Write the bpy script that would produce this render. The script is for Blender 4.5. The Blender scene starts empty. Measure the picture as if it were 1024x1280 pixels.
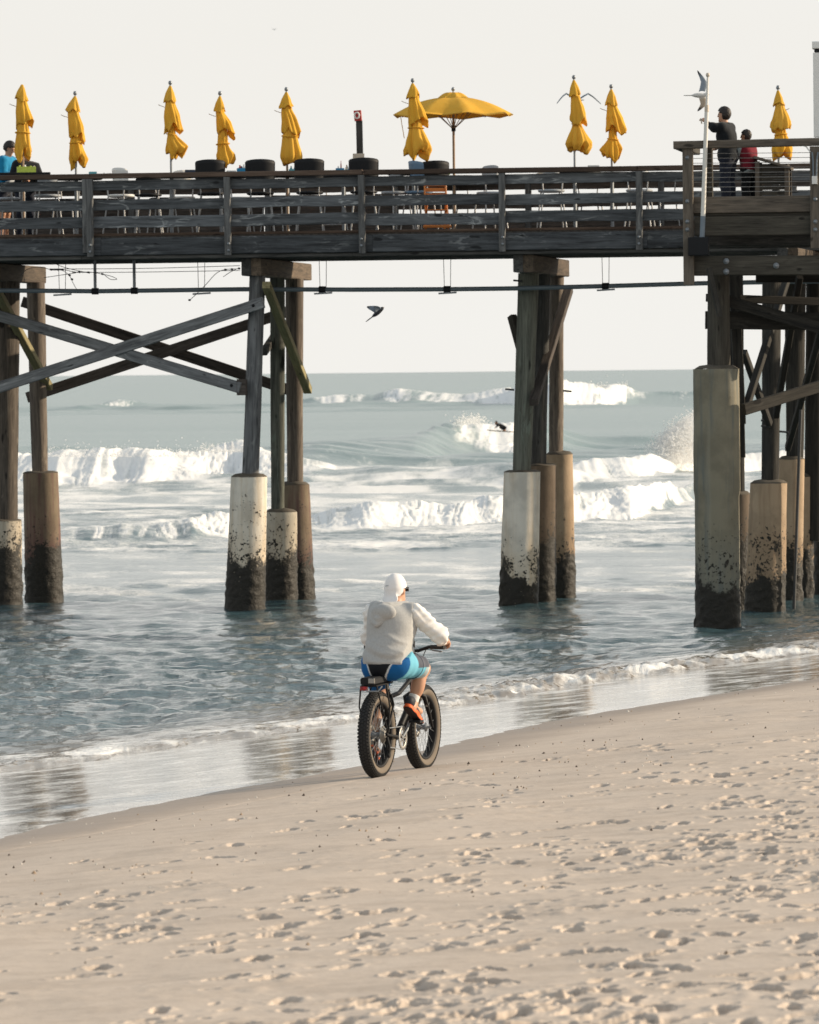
import bpy, math, random
import numpy as np
from mathutils import Matrix, Vector, Quaternion

random.seed(7); rng = np.random.default_rng(7)
S = bpy.context.scene
COL = S.collection
R = math.radians

# ------------------------------------------------------------------ camera
F = 8000.0                      # focal length in photo pixels (1024 wide)
H = 4.27                        # eye above mean water
cd = bpy.data.cameras.new('camera'); cam = bpy.data.objects.new('camera', cd); COL.objects.link(cam)
CM = Matrix.Translation((0, 0, H)) @ Matrix.Rotation(R(90 - 1.2545), 4, 'X') @ Matrix.Rotation(R(-0.604), 4, 'Z')
cam.matrix_world = CM
cd.sensor_fit = 'HORIZONTAL'; cd.sensor_width = 24; cd.lens = 24 * F / 1024
cd.clip_start = 0.5; cd.clip_end = 60000
cd.dof.use_dof = True; cd.dof.focus_distance = 70; cd.dof.aperture_fstop = 8.0
S.camera = cam

# ------------------------------------------------------------------ light, sky, exposure
SUN_AZ, SUN_EL = 77.0, 18.0     # clockwise from +Y, above horizon
w = bpy.data.worlds.new('World'); S.world = w; w.use_nodes = True
nt = w.node_tree; nt.nodes.clear()
out = nt.nodes.new('ShaderNodeOutputWorld')
sky = nt.nodes.new('ShaderNodeTexSky'); sky.sky_type = 'NISHITA'; sky.sun_disc = False
sky.sun_elevation = R(SUN_EL); sky.sun_rotation = R(SUN_AZ); sky.air_density = 1.0; sky.dust_density = 3.0; sky.ozone_density = 1.0
b1 = nt.nodes.new('ShaderNodeBackground'); b1.inputs['Strength'].default_value = 0.13
b2 = nt.nodes.new('ShaderNodeBackground'); b2.inputs['Strength'].default_value = 0.82
tc = nt.nodes.new('ShaderNodeTexCoord'); sp = nt.nodes.new('ShaderNodeSeparateXYZ')
rm = nt.nodes.new('ShaderNodeValToRGB')
cl = nt.nodes.new('ShaderNodeTexNoise'); cl.inputs['Scale'].default_value = 1.0; cl.inputs['Detail'].default_value = 5
clm = nt.nodes.new('ShaderNodeMapping'); clm.inputs['Scale'].default_value = (3, 3, 16)
cr = nt.nodes.new('ShaderNodeValToRGB')
cr.color_ramp.elements[0].position = 0.35; cr.color_ramp.elements[0].color = (0.98, 0.955, 0.90, 1)
cr.color_ramp.elements[1].position = 0.7; cr.color_ramp.elements[1].color = (1.0, 0.985, 0.945, 1)
e = rm.color_ramp.elements
e[0].position = 0.0; e[0].color = (1, 1, 1, 1)
e[1].position = 0.75; e[1].color = (0.42, 0.42, 0.42, 1)
m1 = e.new(0.09); m1.color = (0.97, 0.97, 0.97, 1)
m2 = e.new(0.30); m2.color = (0.86, 0.86, 0.86, 1)
mx = nt.nodes.new('ShaderNodeMixShader')
L = nt.links.new
L(tc.outputs['Generated'], sp.inputs[0]); L(sp.outputs['Z'], rm.inputs[0])
L(tc.outputs['Generated'], clm.inputs[0]); L(clm.outputs[0], cl.inputs['Vector']); L(cl.outputs['Fac'], cr.inputs[0])
zr = nt.nodes.new('ShaderNodeValToRGB'); zr.color_ramp.elements[0].position = .05; zr.color_ramp.elements[0].color = (1, 1, 1, 1)
zr.color_ramp.elements[1].position = .7; zr.color_ramp.elements[1].color = (.86, .95, 1.0, 1)
zm = nt.nodes.new('ShaderNodeMix'); zm.data_type = 'RGBA'; zm.blend_type = 'MULTIPLY'; zm.inputs[0].default_value = 1.0
L(sp.outputs['Z'], zr.inputs[0]); L(cr.outputs[0], zm.inputs[6]); L(zr.outputs[0], zm.inputs[7]); L(zm.outputs[2], b2.inputs['Color'])
L(sky.outputs[0], b1.inputs['Color']); L(rm.outputs[0], mx.inputs[0]); L(b1.outputs[0], mx.inputs[1]); L(b2.outputs[0], mx.inputs[2])
L(mx.outputs[0], out.inputs['Surface'])
sd = bpy.data.lights.new('sun', 'SUN'); sd.energy = 5.0; sd.angle = R(0.6); sd.color = (1.0, 0.83, 0.62)
so = bpy.data.objects.new('sun', sd); COL.objects.link(so)
sv = Vector((math.sin(R(SUN_AZ)) * math.cos(R(SUN_EL)), math.cos(R(SUN_AZ)) * math.cos(R(SUN_EL)), math.sin(R(SUN_EL))))
so.rotation_euler = (-sv).to_track_quat('-Z', 'Y').to_euler(); so.location = (40, 60, 60)
vs = S.view_settings
vs.view_transform = 'Standard'; vs.look = 'None'; vs.gamma = 1.0; vs.exposure = 0.15; vs.use_curve_mapping = False
S.render.engine = 'CYCLES'
try:
    S.cycles.use_denoising = True; S.cycles.denoiser = 'OPENIMAGEDENOISE'
    S.cycles.max_bounces = 6; S.cycles.caustics_reflective = False; S.cycles.caustics_refractive = False
    S.cycles.sample_clamp_indirect = 4.0
except Exception:
    pass

# ------------------------------------------------------------------ measuring helpers: a pixel of the photograph -> a ray
CMI = CM.to_3x3()
def ray(px, py):
    return CMI @ Vector(((px - 512) / F, (640 - py) / F, -1))
def at(px, py, D):
    d = ray(px, py); k = D / d.y
    return Vector((d.x * k, D, H + d.z * k))
def atz(px, py, z):
    d = ray(px, py); k = (z - H) / d.z
    return Vector((d.x * k, d.y * k, z))
class Frame:
    """a local frame (u along, v away from the camera side, w up)"""
    def __init__(s, O, yaw):
        s.O = Vector(O); c, n = math.cos(R(yaw)), math.sin(R(yaw))
        s.U = Vector((c, -n, 0)); s.V = Vector((n, c, 0)); s.yaw = -R(yaw)
    def uv(s, p):
        q = Vector(p) - s.O
        return Vector((q.dot(s.U), q.dot(s.V), q.z))
    def on(s, px, py, v=0.0):               # where the ray of a pixel meets the plane v
        d = ray(px, py); o = Vector((0, 0, H)) - s.O
        k = (v - o.dot(s.V)) / d.dot(s.V)
        return s.uv(Vector((0, 0, H)) + d * k)
    def world(s, u, v, w_):
        return s.O + s.U * u + s.V * v + Vector((0, 0, w_))

# ------------------------------------------------------------------ noise
def _hash(ix, iy, seed):
    h = (ix.astype(np.int64) * 374761393 + iy.astype(np.int64) * 668265263 + seed * 974711) & 0xffffffff
    h = ((h ^ (h >> 13)) * 1274126177) & 0xffffffff
    h = ((h ^ (h >> 16)) * 2246822519) & 0xffffffff
    return (h ^ (h >> 15)) & 0xffffffff
def noise(x, y, seed=0):
    x, y = np.broadcast_arrays(np.asarray(x, float), np.asarray(y, float))
    ix = np.floor(x); iy = np.floor(y); fx = x - ix; fy = y - iy
    u = fx * fx * fx * (fx * (fx * 6 - 15) + 10); v = fy * fy * fy * (fy * (fy * 6 - 15) + 10)
    def g(a, b, dx, dy):
        an = _hash(a, b, seed) * (2 * math.pi / 4294967296.0)
        return np.cos(an) * dx + np.sin(an) * dy
    n00 = g(ix, iy, fx, fy); n10 = g(ix + 1, iy, fx - 1, fy); n01 = g(ix, iy + 1, fx, fy - 1); n11 = g(ix + 1, iy + 1, fx - 1, fy - 1)
    return 1.5 * ((n00 * (1 - u) + n10 * u) * (1 - v) + (n01 * (1 - u) + n11 * u) * v)
def fbm(x, y, o=4, seed=0, gain=0.5):
    t = 0; a = 1.0; f = 1.0
    for i in range(o):
        t = t + a * noise(x * f, y * f, seed + i * 17); a *= gain; f *= 2.03
    return t
def sstep(a, b, x):
    t = np.clip((x - a) / (b - a), 0, 1); return t * t * (3 - 2 * t)

# ------------------------------------------------------------------ materials
def mat(name, base=(.5, .5, .5), rough=.7, metal=0.0, spec=0.5):
    m = bpy.data.materials.new(name); m.use_nodes = True
    p = m.node_tree.nodes['Principled BSDF']
    p.inputs['Base Color'].default_value = (*base, 1); p.inputs['Roughness'].default_value = rough
    p.inputs['Metallic'].default_value = metal; p.inputs['Specular IOR Level'].default_value = spec
    return m
class N:
    """short node writing"""
    def __init__(s, m): s.t = m.node_tree; s.p = s.t.nodes['Principled BSDF']; s.o = s.t.nodes['Material Output']
    def n(s, ty, **kw):
        nd = s.t.nodes.new(ty)
        for k, v in kw.items(): setattr(nd, k, v)
        return nd
    def l(s, a, b): s.t.links.new(a, b)
    def attr(s, name, vec=False):
        a = s.n('ShaderNodeAttribute', attribute_name=name)
        return a.outputs['Vector'] if vec else a.outputs['Fac']
    def math(s, op, a, b=None, c=None, clamp=False):
        nd = s.n('ShaderNodeMath', operation=op); nd.use_clamp = clamp
        for i, x in enumerate((a, b, c)):
            if x is None: continue
            if isinstance(x, (int, float)): nd.inputs[i].default_value = x
            else: s.l(x, nd.inputs[i])
        return nd.outputs[0]
    def noise(s, vec, scale, detail=3, rough=.55, dist=0.0):
        nd = s.n('ShaderNodeTexNoise'); nd.inputs['Scale'].default_value = scale; nd.inputs['Detail'].default_value = detail
        nd.inputs['Roughness'].default_value = rough; nd.inputs['Distortion'].default_value = dist
        if vec is not None: s.l(vec, nd.inputs['Vector'])
        return nd.outputs['Fac']
    def mapping(s, vec, scale=(1, 1, 1), loc=(0, 0, 0)):
        nd = s.n('ShaderNodeMapping'); nd.inputs['Scale'].default_value = scale; nd.inputs['Location'].default_value = loc
        s.l(vec, nd.inputs['Vector']); return nd.outputs[0]
    def ramp(s, fac, stops):
        nd = s.n('ShaderNodeValToRGB'); el = nd.color_ramp.elements
        el[0].position = stops[0][0]; el[0].color = (*stops[0][1], 1); el[1].position = stops[-1][0]; el[1].color = (*stops[-1][1], 1)
        for p_, c in stops[1:-1]:
            q = el.new(p_); q.color = (*c, 1)
        s.l(fac, nd.inputs[0]); return nd.outputs[0]
    def mix(s, fac, a, b, blend='MIX'):
        nd = s.n('ShaderNodeMix', data_type='RGBA', blend_type=blend)
        if isinstance(fac, (int, float)): nd.inputs[0].default_value = fac
        else: s.l(fac, nd.inputs[0])
        for i, x in ((6, a), (7, b)):
            if isinstance(x, tuple): nd.inputs[i].default_value = (*x, 1)
            else: s.l(x, nd.inputs[i])
        return nd.outputs[2]
    def step(s, x, a, b):
        nd = s.n('ShaderNodeMapRange'); nd.interpolation_type = 'SMOOTHSTEP'
        s.l(x, nd.inputs[0]); nd.inputs[1].default_value = a; nd.inputs[2].default_value = b
        return nd.outputs[0]
    def bump(s, h, strength=.3, dist=.02, normal=None):
        nd = s.n('ShaderNodeBump'); nd.inputs['Strength'].default_value = strength; nd.inputs['Distance'].default_value = dist
        s.l(h, nd.inputs['Height'])
        if normal is not None: s.l(normal, nd.inputs['Normal'])
        return nd.outputs[0]
    def base(s, c): s.l(c, s.p.inputs['Base Color'])
    def rough(s, c): s.l(c, s.p.inputs['Roughness'])
    def normal(s, c): s.l(c, s.p.inputs['Normal'])

def wood(name, dark, lit, pale, pale_amt=.5, spots=True):
    """weathered timber: grain runs along attribute gc.x"""
    m = mat(name, lit, .85, spec=.25); k = N(m)
    gc = k.attr('gc', True)
    oi = k.n('ShaderNodeObjectInfo'); cx = k.n('ShaderNodeCombineXYZ')
    k.l(k.math('MULTIPLY', oi.outputs['Random'], 61.0), cx.inputs[0]); k.l(k.math('MULTIPLY', oi.outputs['Random'], 23.0), cx.inputs[1])
    va = k.n('ShaderNodeVectorMath', operation='ADD'); k.l(gc, va.inputs[0]); k.l(cx.outputs[0], va.inputs[1]); v = va.outputs[0]
    g1 = k.noise(k.mapping(v, (1.1, 15, 15)), 1.0, 4, .6, .6)
    g2 = k.noise(k.mapping(v, (3.5, 70, 70)), 1.0, 3, .6)
    g3 = k.noise(k.mapping(v, (2.2, 9, 9)), 1.0, 4, .65, 1.2)
    g4 = k.noise(v, 1.3, 2)
    f = k.math('ADD', k.math('MULTIPLY', g1, .65), k.math('MULTIPLY', g2, .35))
    c = k.ramp(f, [(.32, dark), (.62, lit)])
    pm = k.math('MULTIPLY', k.step(g3, .53, .66), k.step(g4, .38, .62))
    c = k.mix(k.math('MULTIPLY', pm, pale_amt), c, pale)
    if spots:
        kn = k.noise(k.mapping(v, (2.5, 8, 8)), 1.0, 1)
        c = k.mix(k.math('MULTIPLY', k.step(kn, .70, .76), .8), c, tuple(x * .35 for x in dark))
    tn = k.math('ADD', .72, k.math('MULTIPLY', oi.outputs['Random'], .55))
    hs = k.n('ShaderNodeHueSaturation'); k.l(c, hs.inputs['Color']); k.l(tn, hs.inputs['Value'])
    k.base(hs.outputs[0]); k.normal(k.bump(f, .55, .012))
    return m
M = {}
M['rail'] = wood('weathered_grey_wood', (.034, .035, .038), (.155, .165, .175), (.42, .43, .43), .85)
M['cap_rail'] = wood('brown_rail_wood', (.05, .032, .024), (.12, .083, .062), (.16, .12, .09), .4)
M['fascia'] = wood('dark_fascia_wood', (.022, .023, .025), (.1, .107, .115), (.3, .31, .31), .55)
M['post'] = wood('grey_post_wood', (.035, .034, .034), (.16, .16, .158), (.32, .315, .3), .5)
M['plat'] = wood('brown_grey_wood', (.04, .035, .03), (.15, .125, .1), (.2, .18, .15), .3)
M['platdark'] = wood('dark_platform_wood', (.02, .018, .015), (.075, .068, .055), (.12, .11, .09), .25)
M['pile'] = wood('pile_wood', (.04, .034, .03), (.2, .165, .135), (.33, .28, .22), .4)
M['piledark'] = wood('dark_pile_wood', (.022, .022, .022), (.1, .098, .092), (.18, .17, .16), .3)
M['pilegreen'] = wood('greenish_pile_wood', (.04, .042, .036), (.16, .165, .135), (.2, .24, .2), .5)
M['brace'] = wood('grey_brace_wood', (.06, .06, .063), (.25, .255, .26), (.42, .42, .41), .5)
M['bracedark'] = wood('brown_brace_wood', (.03, .026, .023), (.12, .1, .088), (.18, .16, .14), .3)
M['treated'] = wood('treated_pale_wood', (.18, .15, .075), (.4, .35, .19), (.5, .45, .28), .3)
M['capbeam'] = wood('cap_beam_wood', (.03, .025, .02), (.14, .105, .075), (.24, .19, .13), .3)
M['deckwood'] = wood('deck_wood', (.03, .027, .024), (.09, .08, .07), (.13, .12, .1), .2)

def concrete(name, base, stain, mz=1.0, streak=.5):
    """jacket concrete: rusty runs from above, mussels and wet growth in the tide zone (object z = height over water)"""
    m = mat(name, base, .85, spec=.3); k = N(m)
    tc_ = k.n('ShaderNodeTexCoord'); P = tc_.outputs['Object']
    s_ = k.n('ShaderNodeSeparateXYZ'); k.l(P, s_.inputs[0]); z = s_.outputs['Z']
    n1 = k.noise(k.mapping(P, (7, 7, .55)), 1.0, 4, .6)
    n2 = k.noise(P, 2.2, 4, .6)
    n3 = k.noise(P, 24, 3, .6)
    n4 = k.noise(P, 11, 5, .7)
    n5 = k.noise(P, 1.4, 3, .6)
    c = k.mix(k.math('MULTIPLY', k.step(n1, .45, .68), streak), base, stain)
    c = k.mix(k.math('MULTIPLY', k.step(n2, .38, .66), .55), c, tuple(x * .6 for x in base)); c = k.mix(k.math('MULTIPLY', k.step(k.noise(k.mapping(P, (5, 5, .25), (3, 1, 0)), 1.0, 3), .56, .7), .4), c, tuple(min(1, x * 1.15 + .03) for x in base))
    # speckle of barnacles then solid black growth
    lift = k.math('MULTIPLY', k.math('SUBTRACT', n5, .5), 2.0)
    zz = k.math('SUBTRACT', z, lift)
    thr = k.math('ADD', .40, k.math('MULTIPLY', k.math('SUBTRACT', zz, .75 * mz), .14 / mz))
    sp_ = k.math('GREATER_THAN', k.math('ADD', k.math('MULTIPLY', n4, .6), k.math('MULTIPLY', n3, .4)), k.math('ADD', thr, .12))
    lim = k.step(zz, 2.1 * mz, 1.3 * mz)
    grow = k.math('MULTIPLY', sp_, lim)
    solid = k.step(k.math('ADD', zz, k.math('MULTIPLY', k.math('SUBTRACT', n4, .5), .9)), .78 * mz, .66 * mz)
    pale_holes = k.math('GREATER_THAN', k.noise(P, 19, 2), .69)
    dark = k.mix(n3, (.008, .008, .007), (.035, .03, .022))
    c = k.mix(k.step(zz, 1.5 * mz, .6 * mz), c, k.mix(.5, c, stain))
    c = k.mix(grow, c, dark)
    solid2 = k.math('MULTIPLY', solid, k.math('SUBTRACT', 1.0, k.math('MULTIPLY', pale_holes, .6)))
    c = k.mix(solid2, c, dark)
    wet = k.math('MAXIMUM', grow, solid)
    k.base(c); k.rough(k.math('SUBTRACT', .88, k.math('MULTIPLY', wet, .35)))
    hgt = k.math('ADD', k.math('MULTIPLY', n4, k.math('ADD', .15, k.math('MULTIPLY', wet, 1.2))), k.math('MULTIPLY', n3, .3))
    k.normal(k.bump(hgt, .6, .03))
    return m
M['conc_pale'] = concrete('pale_concrete', (.8, .74, .645), (.6, .46, .3), 1.0, .6)
M['conc_crust'] = concrete('crusted_pale_concrete', (.78, .72, .62), (.6, .46, .3), 1.3, .6)
M['conc_mid'] = concrete('grey_concrete', (.6, .55, .46), (.4, .31, .21), 1.35, .5)
M['conc_brown'] = concrete('brown_concrete', (.23, .18, .125), (.13, .05, .06), 1.15, .7)
M['conc_dark'] = concrete('dark_concrete', (.15, .115, .085), (.09, .07, .05), 1.3, .5)
M['conc_olive'] = concrete('olive_concrete', (.25, .225, .165), (.14, .155, .145), 1.15, .9)
M['conc_tan'] = concrete('tan_concrete', (.44, .33, .225), (.27, .18, .11), 1.05, .5)

def plain(name, base, rough=.6, metal=0., var=.15, scale=6, spec=.5, bump=0.0):
    m = mat(name, base, rough, metal, spec); k = N(m)
    t = k.n('ShaderNodeTexCoord').outputs['Object']
    n_ = k.noise(t, scale, 4)
    k.base(k.mix(n_, tuple(x * (1 - var) for x in base), tuple(min(1, x * (1 + var)) for x in base)))
    if bump: k.normal(k.bump(k.noise(t, scale * 4, 3), bump, .01))
    return m
M['pipe'] = plain('grey_pipe', (.12, .15, .17), .5)
M['galv'] = plain('galvanised_steel', (.25, .27, .29), .5, .5)
M['steel'] = plain('brushed_steel', (.28, .27, .25), .45, .7)
M['legmetal'] = plain('pale_leg_metal', (.42, .42, .42), .45, .3)
M['black'] = plain('black_plastic', (.013, .014, .016), .6, spec=.2)
M['grout'] = plain('dark_grout', (.1, .085, .065), .9, var=.4)
M['shadewood'] = wood('shade_darkened_timber', (.01, .01, .01), (.045, .042, .036), (.09, .085, .075), .3)  # timber colour darkened to carry the shade under and behind the platform
M['rubber'] = plain('black_rubber', (.018, .018, .018), .8, bump=.3)
M['gum'] = plain('dusty_tan_sidewall', (.15, .12, .09), .8)
M['bikeblack'] = plain('black_frame_paint', (.012, .012, .013), .5, spec=.15)
M['navy'] = plain('navy_plastic', (.02, .035, .07), .5)
M['blue'] = plain('bright_blue_plastic', (.01, .25, .48), .5)
M['teal'] = plain('teal_plastic', (.12, .42, .48), .5)
M['white'] = plain('white_paint', (.78, .77, .74), .5, var=.06)
M['whitepole'] = plain('white_pole_paint', (.7, .68, .63), .5, var=.08)
M['greypole'] = plain('grey_pole_sleeve', (.16, .2, .24), .5)
M['red'] = plain('red_paint', (.42, .02, .02), .5)
M['lime'] = plain('lime_plastic', (.5, .6, .08), .5, var=.35, scale=30)
M['orange'] = plain('orange_wood', (.62, .2, .04), .6)
M['cream'] = plain('cream_plastic', (.6, .52, .42), .5)
M['greychair'] = plain('grey_chair_shell', (.34, .36, .38), .5)
M['bluegrey'] = plain('blue_grey_chair_shell', (.12, .2, .3), .5)
M['tan'] = plain('tan_pole_wood', (.36, .24, .15), .6)
M['skin'] = plain('skin', (.5, .27, .17), .55, var=.08)
M['hair'] = plain('dark_hair', (.018, .012, .01), .6)
M['tail'] = plain('red_lens', (.22, .01, .01), .3)
M['glass'] = plain('dark_glass', (.01, .01, .012), .1)
M['cable'] = plain('wire', (.05, .05, .05), .6)
M['cablesteel'] = plain('steel_cable', (.3, .29, .28), .4, .5)

def cloth(name, base, var=.12, scale=40, rough=.9):
    m = mat(name, base, rough, spec=.15); k = N(m)
    t = k.n('ShaderNodeTexCoord').outputs['Object']
    n1 = k.noise(t, scale, 3); n2 = k.noise(t, 5, 3)
    k.base(k.mix(n1, tuple(x * (1 - var) for x in base), tuple(min(1, x * (1 + var)) for x in base)))
    k.normal(k.bump(k.math('ADD', k.math('MULTIPLY', n2, 1.0), k.math('MULTIPLY', n1, .06)), .35, .03))
    k.p.inputs['Sheen Weight'].default_value = .15
    return m
M['hoodie'] = cloth('heather_grey_fleece', (.41, .41, .40), .22, 70)
M['sleeve'] = cloth('white_jersey', (.8, .78, .75), .04)
M['capcloth'] = cloth('white_cap_cloth', (.82, .8, .79), .03)
M['sock'] = cloth('white_sock', (.75, .73, .7), .05)
M['darkjacket'] = cloth('charcoal_jacket', (.011, .013, .016), .2)
M['jeans'] = cloth('dark_denim', (.022, .026, .04), .2)
M['redvest'] = cloth('red_vest', (.17, .014, .025), .2)
M['greysleeve'] = cloth('grey_sleeve', (.25, .29, .3), .2)
M['bluejacket'] = cloth('blue_jacket', (.012, .22, .42), .3, 12)
M['blacktrouser'] = cloth('black_trousers', (.01, .011, .012), .2)
def canvas():
    m = mat('yellow_canvas', (.78, .43, .04), .85, spec=.2); k = N(m)
    t = k.n('ShaderNodeTexCoord').outputs['Object']
    n1 = k.noise(k.mapping(t, (4, 4, 1.2)), 1.5, 4); n2 = k.noise(t, 60, 2)
    oi = k.n('ShaderNodeObjectInfo')
    c = k.mix(n1, (.80, .42, .03), (.9, .55, .08)); c = k.mix(k.math('MULTIPLY', oi.outputs['Random'], .35), c, (.8, .5, .1))
    k.base(c); k.normal(k.bump(k.math('ADD', n1, k.math('MULTIPLY', n2, .1)), .3, .03))
    # thin cloth lets some sun through
    tr = k.n('ShaderNodeBsdfTranslucent'); k.l(c, tr.inputs['Color'])
    ms = k.n('ShaderNodeMixShader'); ms.inputs[0].default_value = .24
    k.l(k.p.outputs[0], ms.inputs[1]); k.l(tr.outputs[0], ms.inputs[2]); k.l(ms.outputs[0], k.o.inputs['Surface'])
    return m
M['canvas'] = canvas()
def vcol(name, rough=.85):
    m = mat(name, (.5, .5, .5), rough, spec=.2); k = N(m)
    a = k.n('ShaderNodeAttribute', attribute_name='col'); t = k.n('ShaderNodeTexCoord').outputs['Object']
    n_ = k.noise(t, 30, 3)
    k.base(k.mix(k.math('MULTIPLY', n_, .25), a.outputs['Color'], k.mix(.5, a.outputs['Color'], (0, 0, 0))))
    k.normal(k.bump(k.noise(t, 8, 3), .25, .02))
    return m
M['print'] = vcol('dyed_cloth')
M['shoe'] = vcol('shoe_material', .6)
M['feather'] = vcol('feathers', .8)

# ------------------------------------------------------------------ mesh builder
class MB:
    def __init__(s): s.v = []; s.f = []; s.g = []; s.mi = []; s.sm = []
    def add(s, vs_, fs, gc=None, mi=0, smooth=False):
        o = len(s.v); s.v += [tuple(p) for p in vs_]; s.g += [tuple(q) for q in (gc if gc is not None else vs_)]
        s.f += [tuple(i + o for i in f) for f in fs]; s.mi += [mi] * len(fs); s.sm += [smooth] * len(fs)
    def beam(s, p0, p1, a, b, up=(0, 0, 1), ch=.006, mi=0):
        """chamfered timber from p0 to p1, a = width (sideways), b = height (along up)"""
        p0, p1 = Vector(p0), Vector(p1); d = p1 - p0; Ln = d.length; d.normalize()
        up = Vector(up); sd_ = d.cross(up)
        if sd_.length < 1e-4: sd_ = d.cross(Vector((1, 0, 0)))
        sd_.normalize(); up = sd_.cross(d).normalized()
        A, B = a / 2, b / 2; c = min(ch, A * .4, B * .4)
        sec = [(-A + c, -B), (A - c, -B), (A, -B + c), (A, B - c), (A - c, B), (-A + c, B), (-A, B - c), (-A, -B + c)]
        vs_, gc = [], []
        for P, t in ((p0, 0), (p1, Ln)):
            for x, y in sec:
                vs_.append(P + sd_ * x + up * y); gc.append((t, x + P.x * .0, y))
        fs = [(i, (i + 1) % 8, 8 + (i + 1) % 8, 8 + i) for i in range(8)] + [tuple(range(7, -1, -1)), tuple(range(8, 16))]
        s.add(vs_, fs, gc, mi)
    def box(s, c, sx, sy, sz, mi=0, ch=.004):
        s.beam((c[0] - sx / 2, c[1], c[2]), (c[0] + sx / 2, c[1], c[2]), sy, sz, ch=ch, mi=mi)
    def tube(s, pts, r, n=8, mi=0, caps=True):
        pts = [Vector(p) for p in pts]; rs = r if isinstance(r, (list, tuple)) else [r] * len(pts)
        vs_, gc, fs = [], [], []; t = 0; ref = None
        for i, p in enumerate(pts):
            d = (pts[min(i + 1, len(pts) - 1)] - pts[max(i - 1, 0)]).normalized()
            if ref is None:
                ref = d.orthogonal().normalized()
            ref = (ref - d * ref.dot(d)).normalized(); bi = d.cross(ref)
            if i: t += (p - pts[i - 1]).length
            for j in range(n):
                an = 2 * math.pi * j / n
                vs_.append(p + (ref * math.cos(an) + bi * math.sin(an)) * rs[i]); gc.append((t, rs[i] * math.cos(an), rs[i] * math.sin(an)))
        for i in range(len(pts) - 1):
            for j in range(n):
                fs.append((i * n + j, i * n + (j + 1) % n, (i + 1) * n + (j + 1) % n, (i + 1) * n + j))
        s.add(vs_, fs, gc, mi, True)
        if caps:
            e0 = list(range(n)); e1 = [(len(pts) - 1) * n + j for j in range(n)]
            s.add([vs_[i] for i in e0], [tuple(range(n - 1, -1, -1))], [gc[i] for i in e0], mi)
            s.add([vs_[i] for i in e1], [tuple(range(n))], [gc[i] for i in e1], mi)
    def lathe(s, prof, n=16, c=(0, 0, 0), mi=0, axis='Z'):
        vs_, fs = [], []
        for r_, z in prof:
            for j in range(n):
                an = 2 * math.pi * j / n; x, y = r_ * math.cos(an), r_ * math.sin(an)
                q = (x, y, z) if axis == 'Z' else ((z, x, y) if axis == 'X' else (x, z, y))
                vs_.append((c[0] + q[0], c[1] + q[1], c[2] + q[2]))
        m = len(prof)
        for i in range(m - 1):
            for j in range(n):
                fs.append((i * n + j, i * n + (j + 1) % n, (i + 1) * n + (j + 1) % n, (i + 1) * n + j))
        s.add(vs_, fs, None, mi, True)
    def mesh(s, name, mats):
        me = bpy.data.meshes.new(name); me.from_pydata(s.v, [], s.f)
        for m_ in (mats if isinstance(mats, (list, tuple)) else [mats]): me.materials.append(m_)
        me.polygons.foreach_set('material_index', s.mi); me.polygons.foreach_set('use_smooth', s.sm)
        at_ = me.attributes.new('gc', 'FLOAT_VECTOR', 'POINT'); at_.data.foreach_set('vector', np.array(s.g, np.float32).ravel())
        me.update(); return me
    def obj(s, name, mats, parent=None): return link(name, s.mesh(name, mats), parent)
def link(name, me, parent=None):
    o = bpy.data.objects.new(name, me); COL.objects.link(o)
    if parent is not None: o.parent = parent
    return o
def tag(o, label=None, cat=None, group=None, kind=None):
    if label: o['label'] = label
    if cat: o['category'] = cat
    if group: o['group'] = group
    if kind: o['kind'] = kind
    return o
def empty(name, loc, rz=0.0, label=None, cat=None, group=None):
    o = bpy.data.objects.new(name, None); COL.objects.link(o); o.location = loc; o.rotation_euler = (0, 0, rz)
    o.empty_display_size = .1
    return tag(o, label, cat, group)
def copy_tree(o, parent=None):
    c = o.copy(); COL.objects.link(c)
    if parent is not None: c.parent = parent
    for ch in list(o.children): copy_tree(ch, c)
    return c
def np_mesh(name, V, Q, mats, smooth=True, attrs=None):
    me = bpy.data.meshes.new(name); V = np.asarray(V, np.float32); Q = np.asarray(Q, np.int32)
    k = Q.shape[1]
    me.vertices.add(len(V)); me.vertices.foreach_set('co', V.ravel())
    me.loops.add(Q.size); me.loops.foreach_set('vertex_index', Q.ravel())
    me.polygons.add(len(Q)); me.polygons.foreach_set('loop_start', np.arange(len(Q), dtype=np.int32) * k)
    try: me.polygons.foreach_set('loop_total', np.full(len(Q), k, np.int32))
    except Exception: pass
    if smooth: me.polygons.foreach_set('use_smooth', np.ones(len(Q), bool))
    for m_ in (mats if isinstance(mats, (list, tuple)) else [mats]): me.materials.append(m_)
    for nm, (ty, data) in (attrs or {}).items():
        a = me.attributes.new(nm, ty, 'POINT')
        data = np.asarray(data, np.float32)
        a.data.foreach_set({'FLOAT': 'value', 'FLOAT_COLOR': 'color', 'FLOAT_VECTOR': 'vector'}[ty], data.ravel())
    me.update(calc_edges=True); me.validate(); return me

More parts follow.
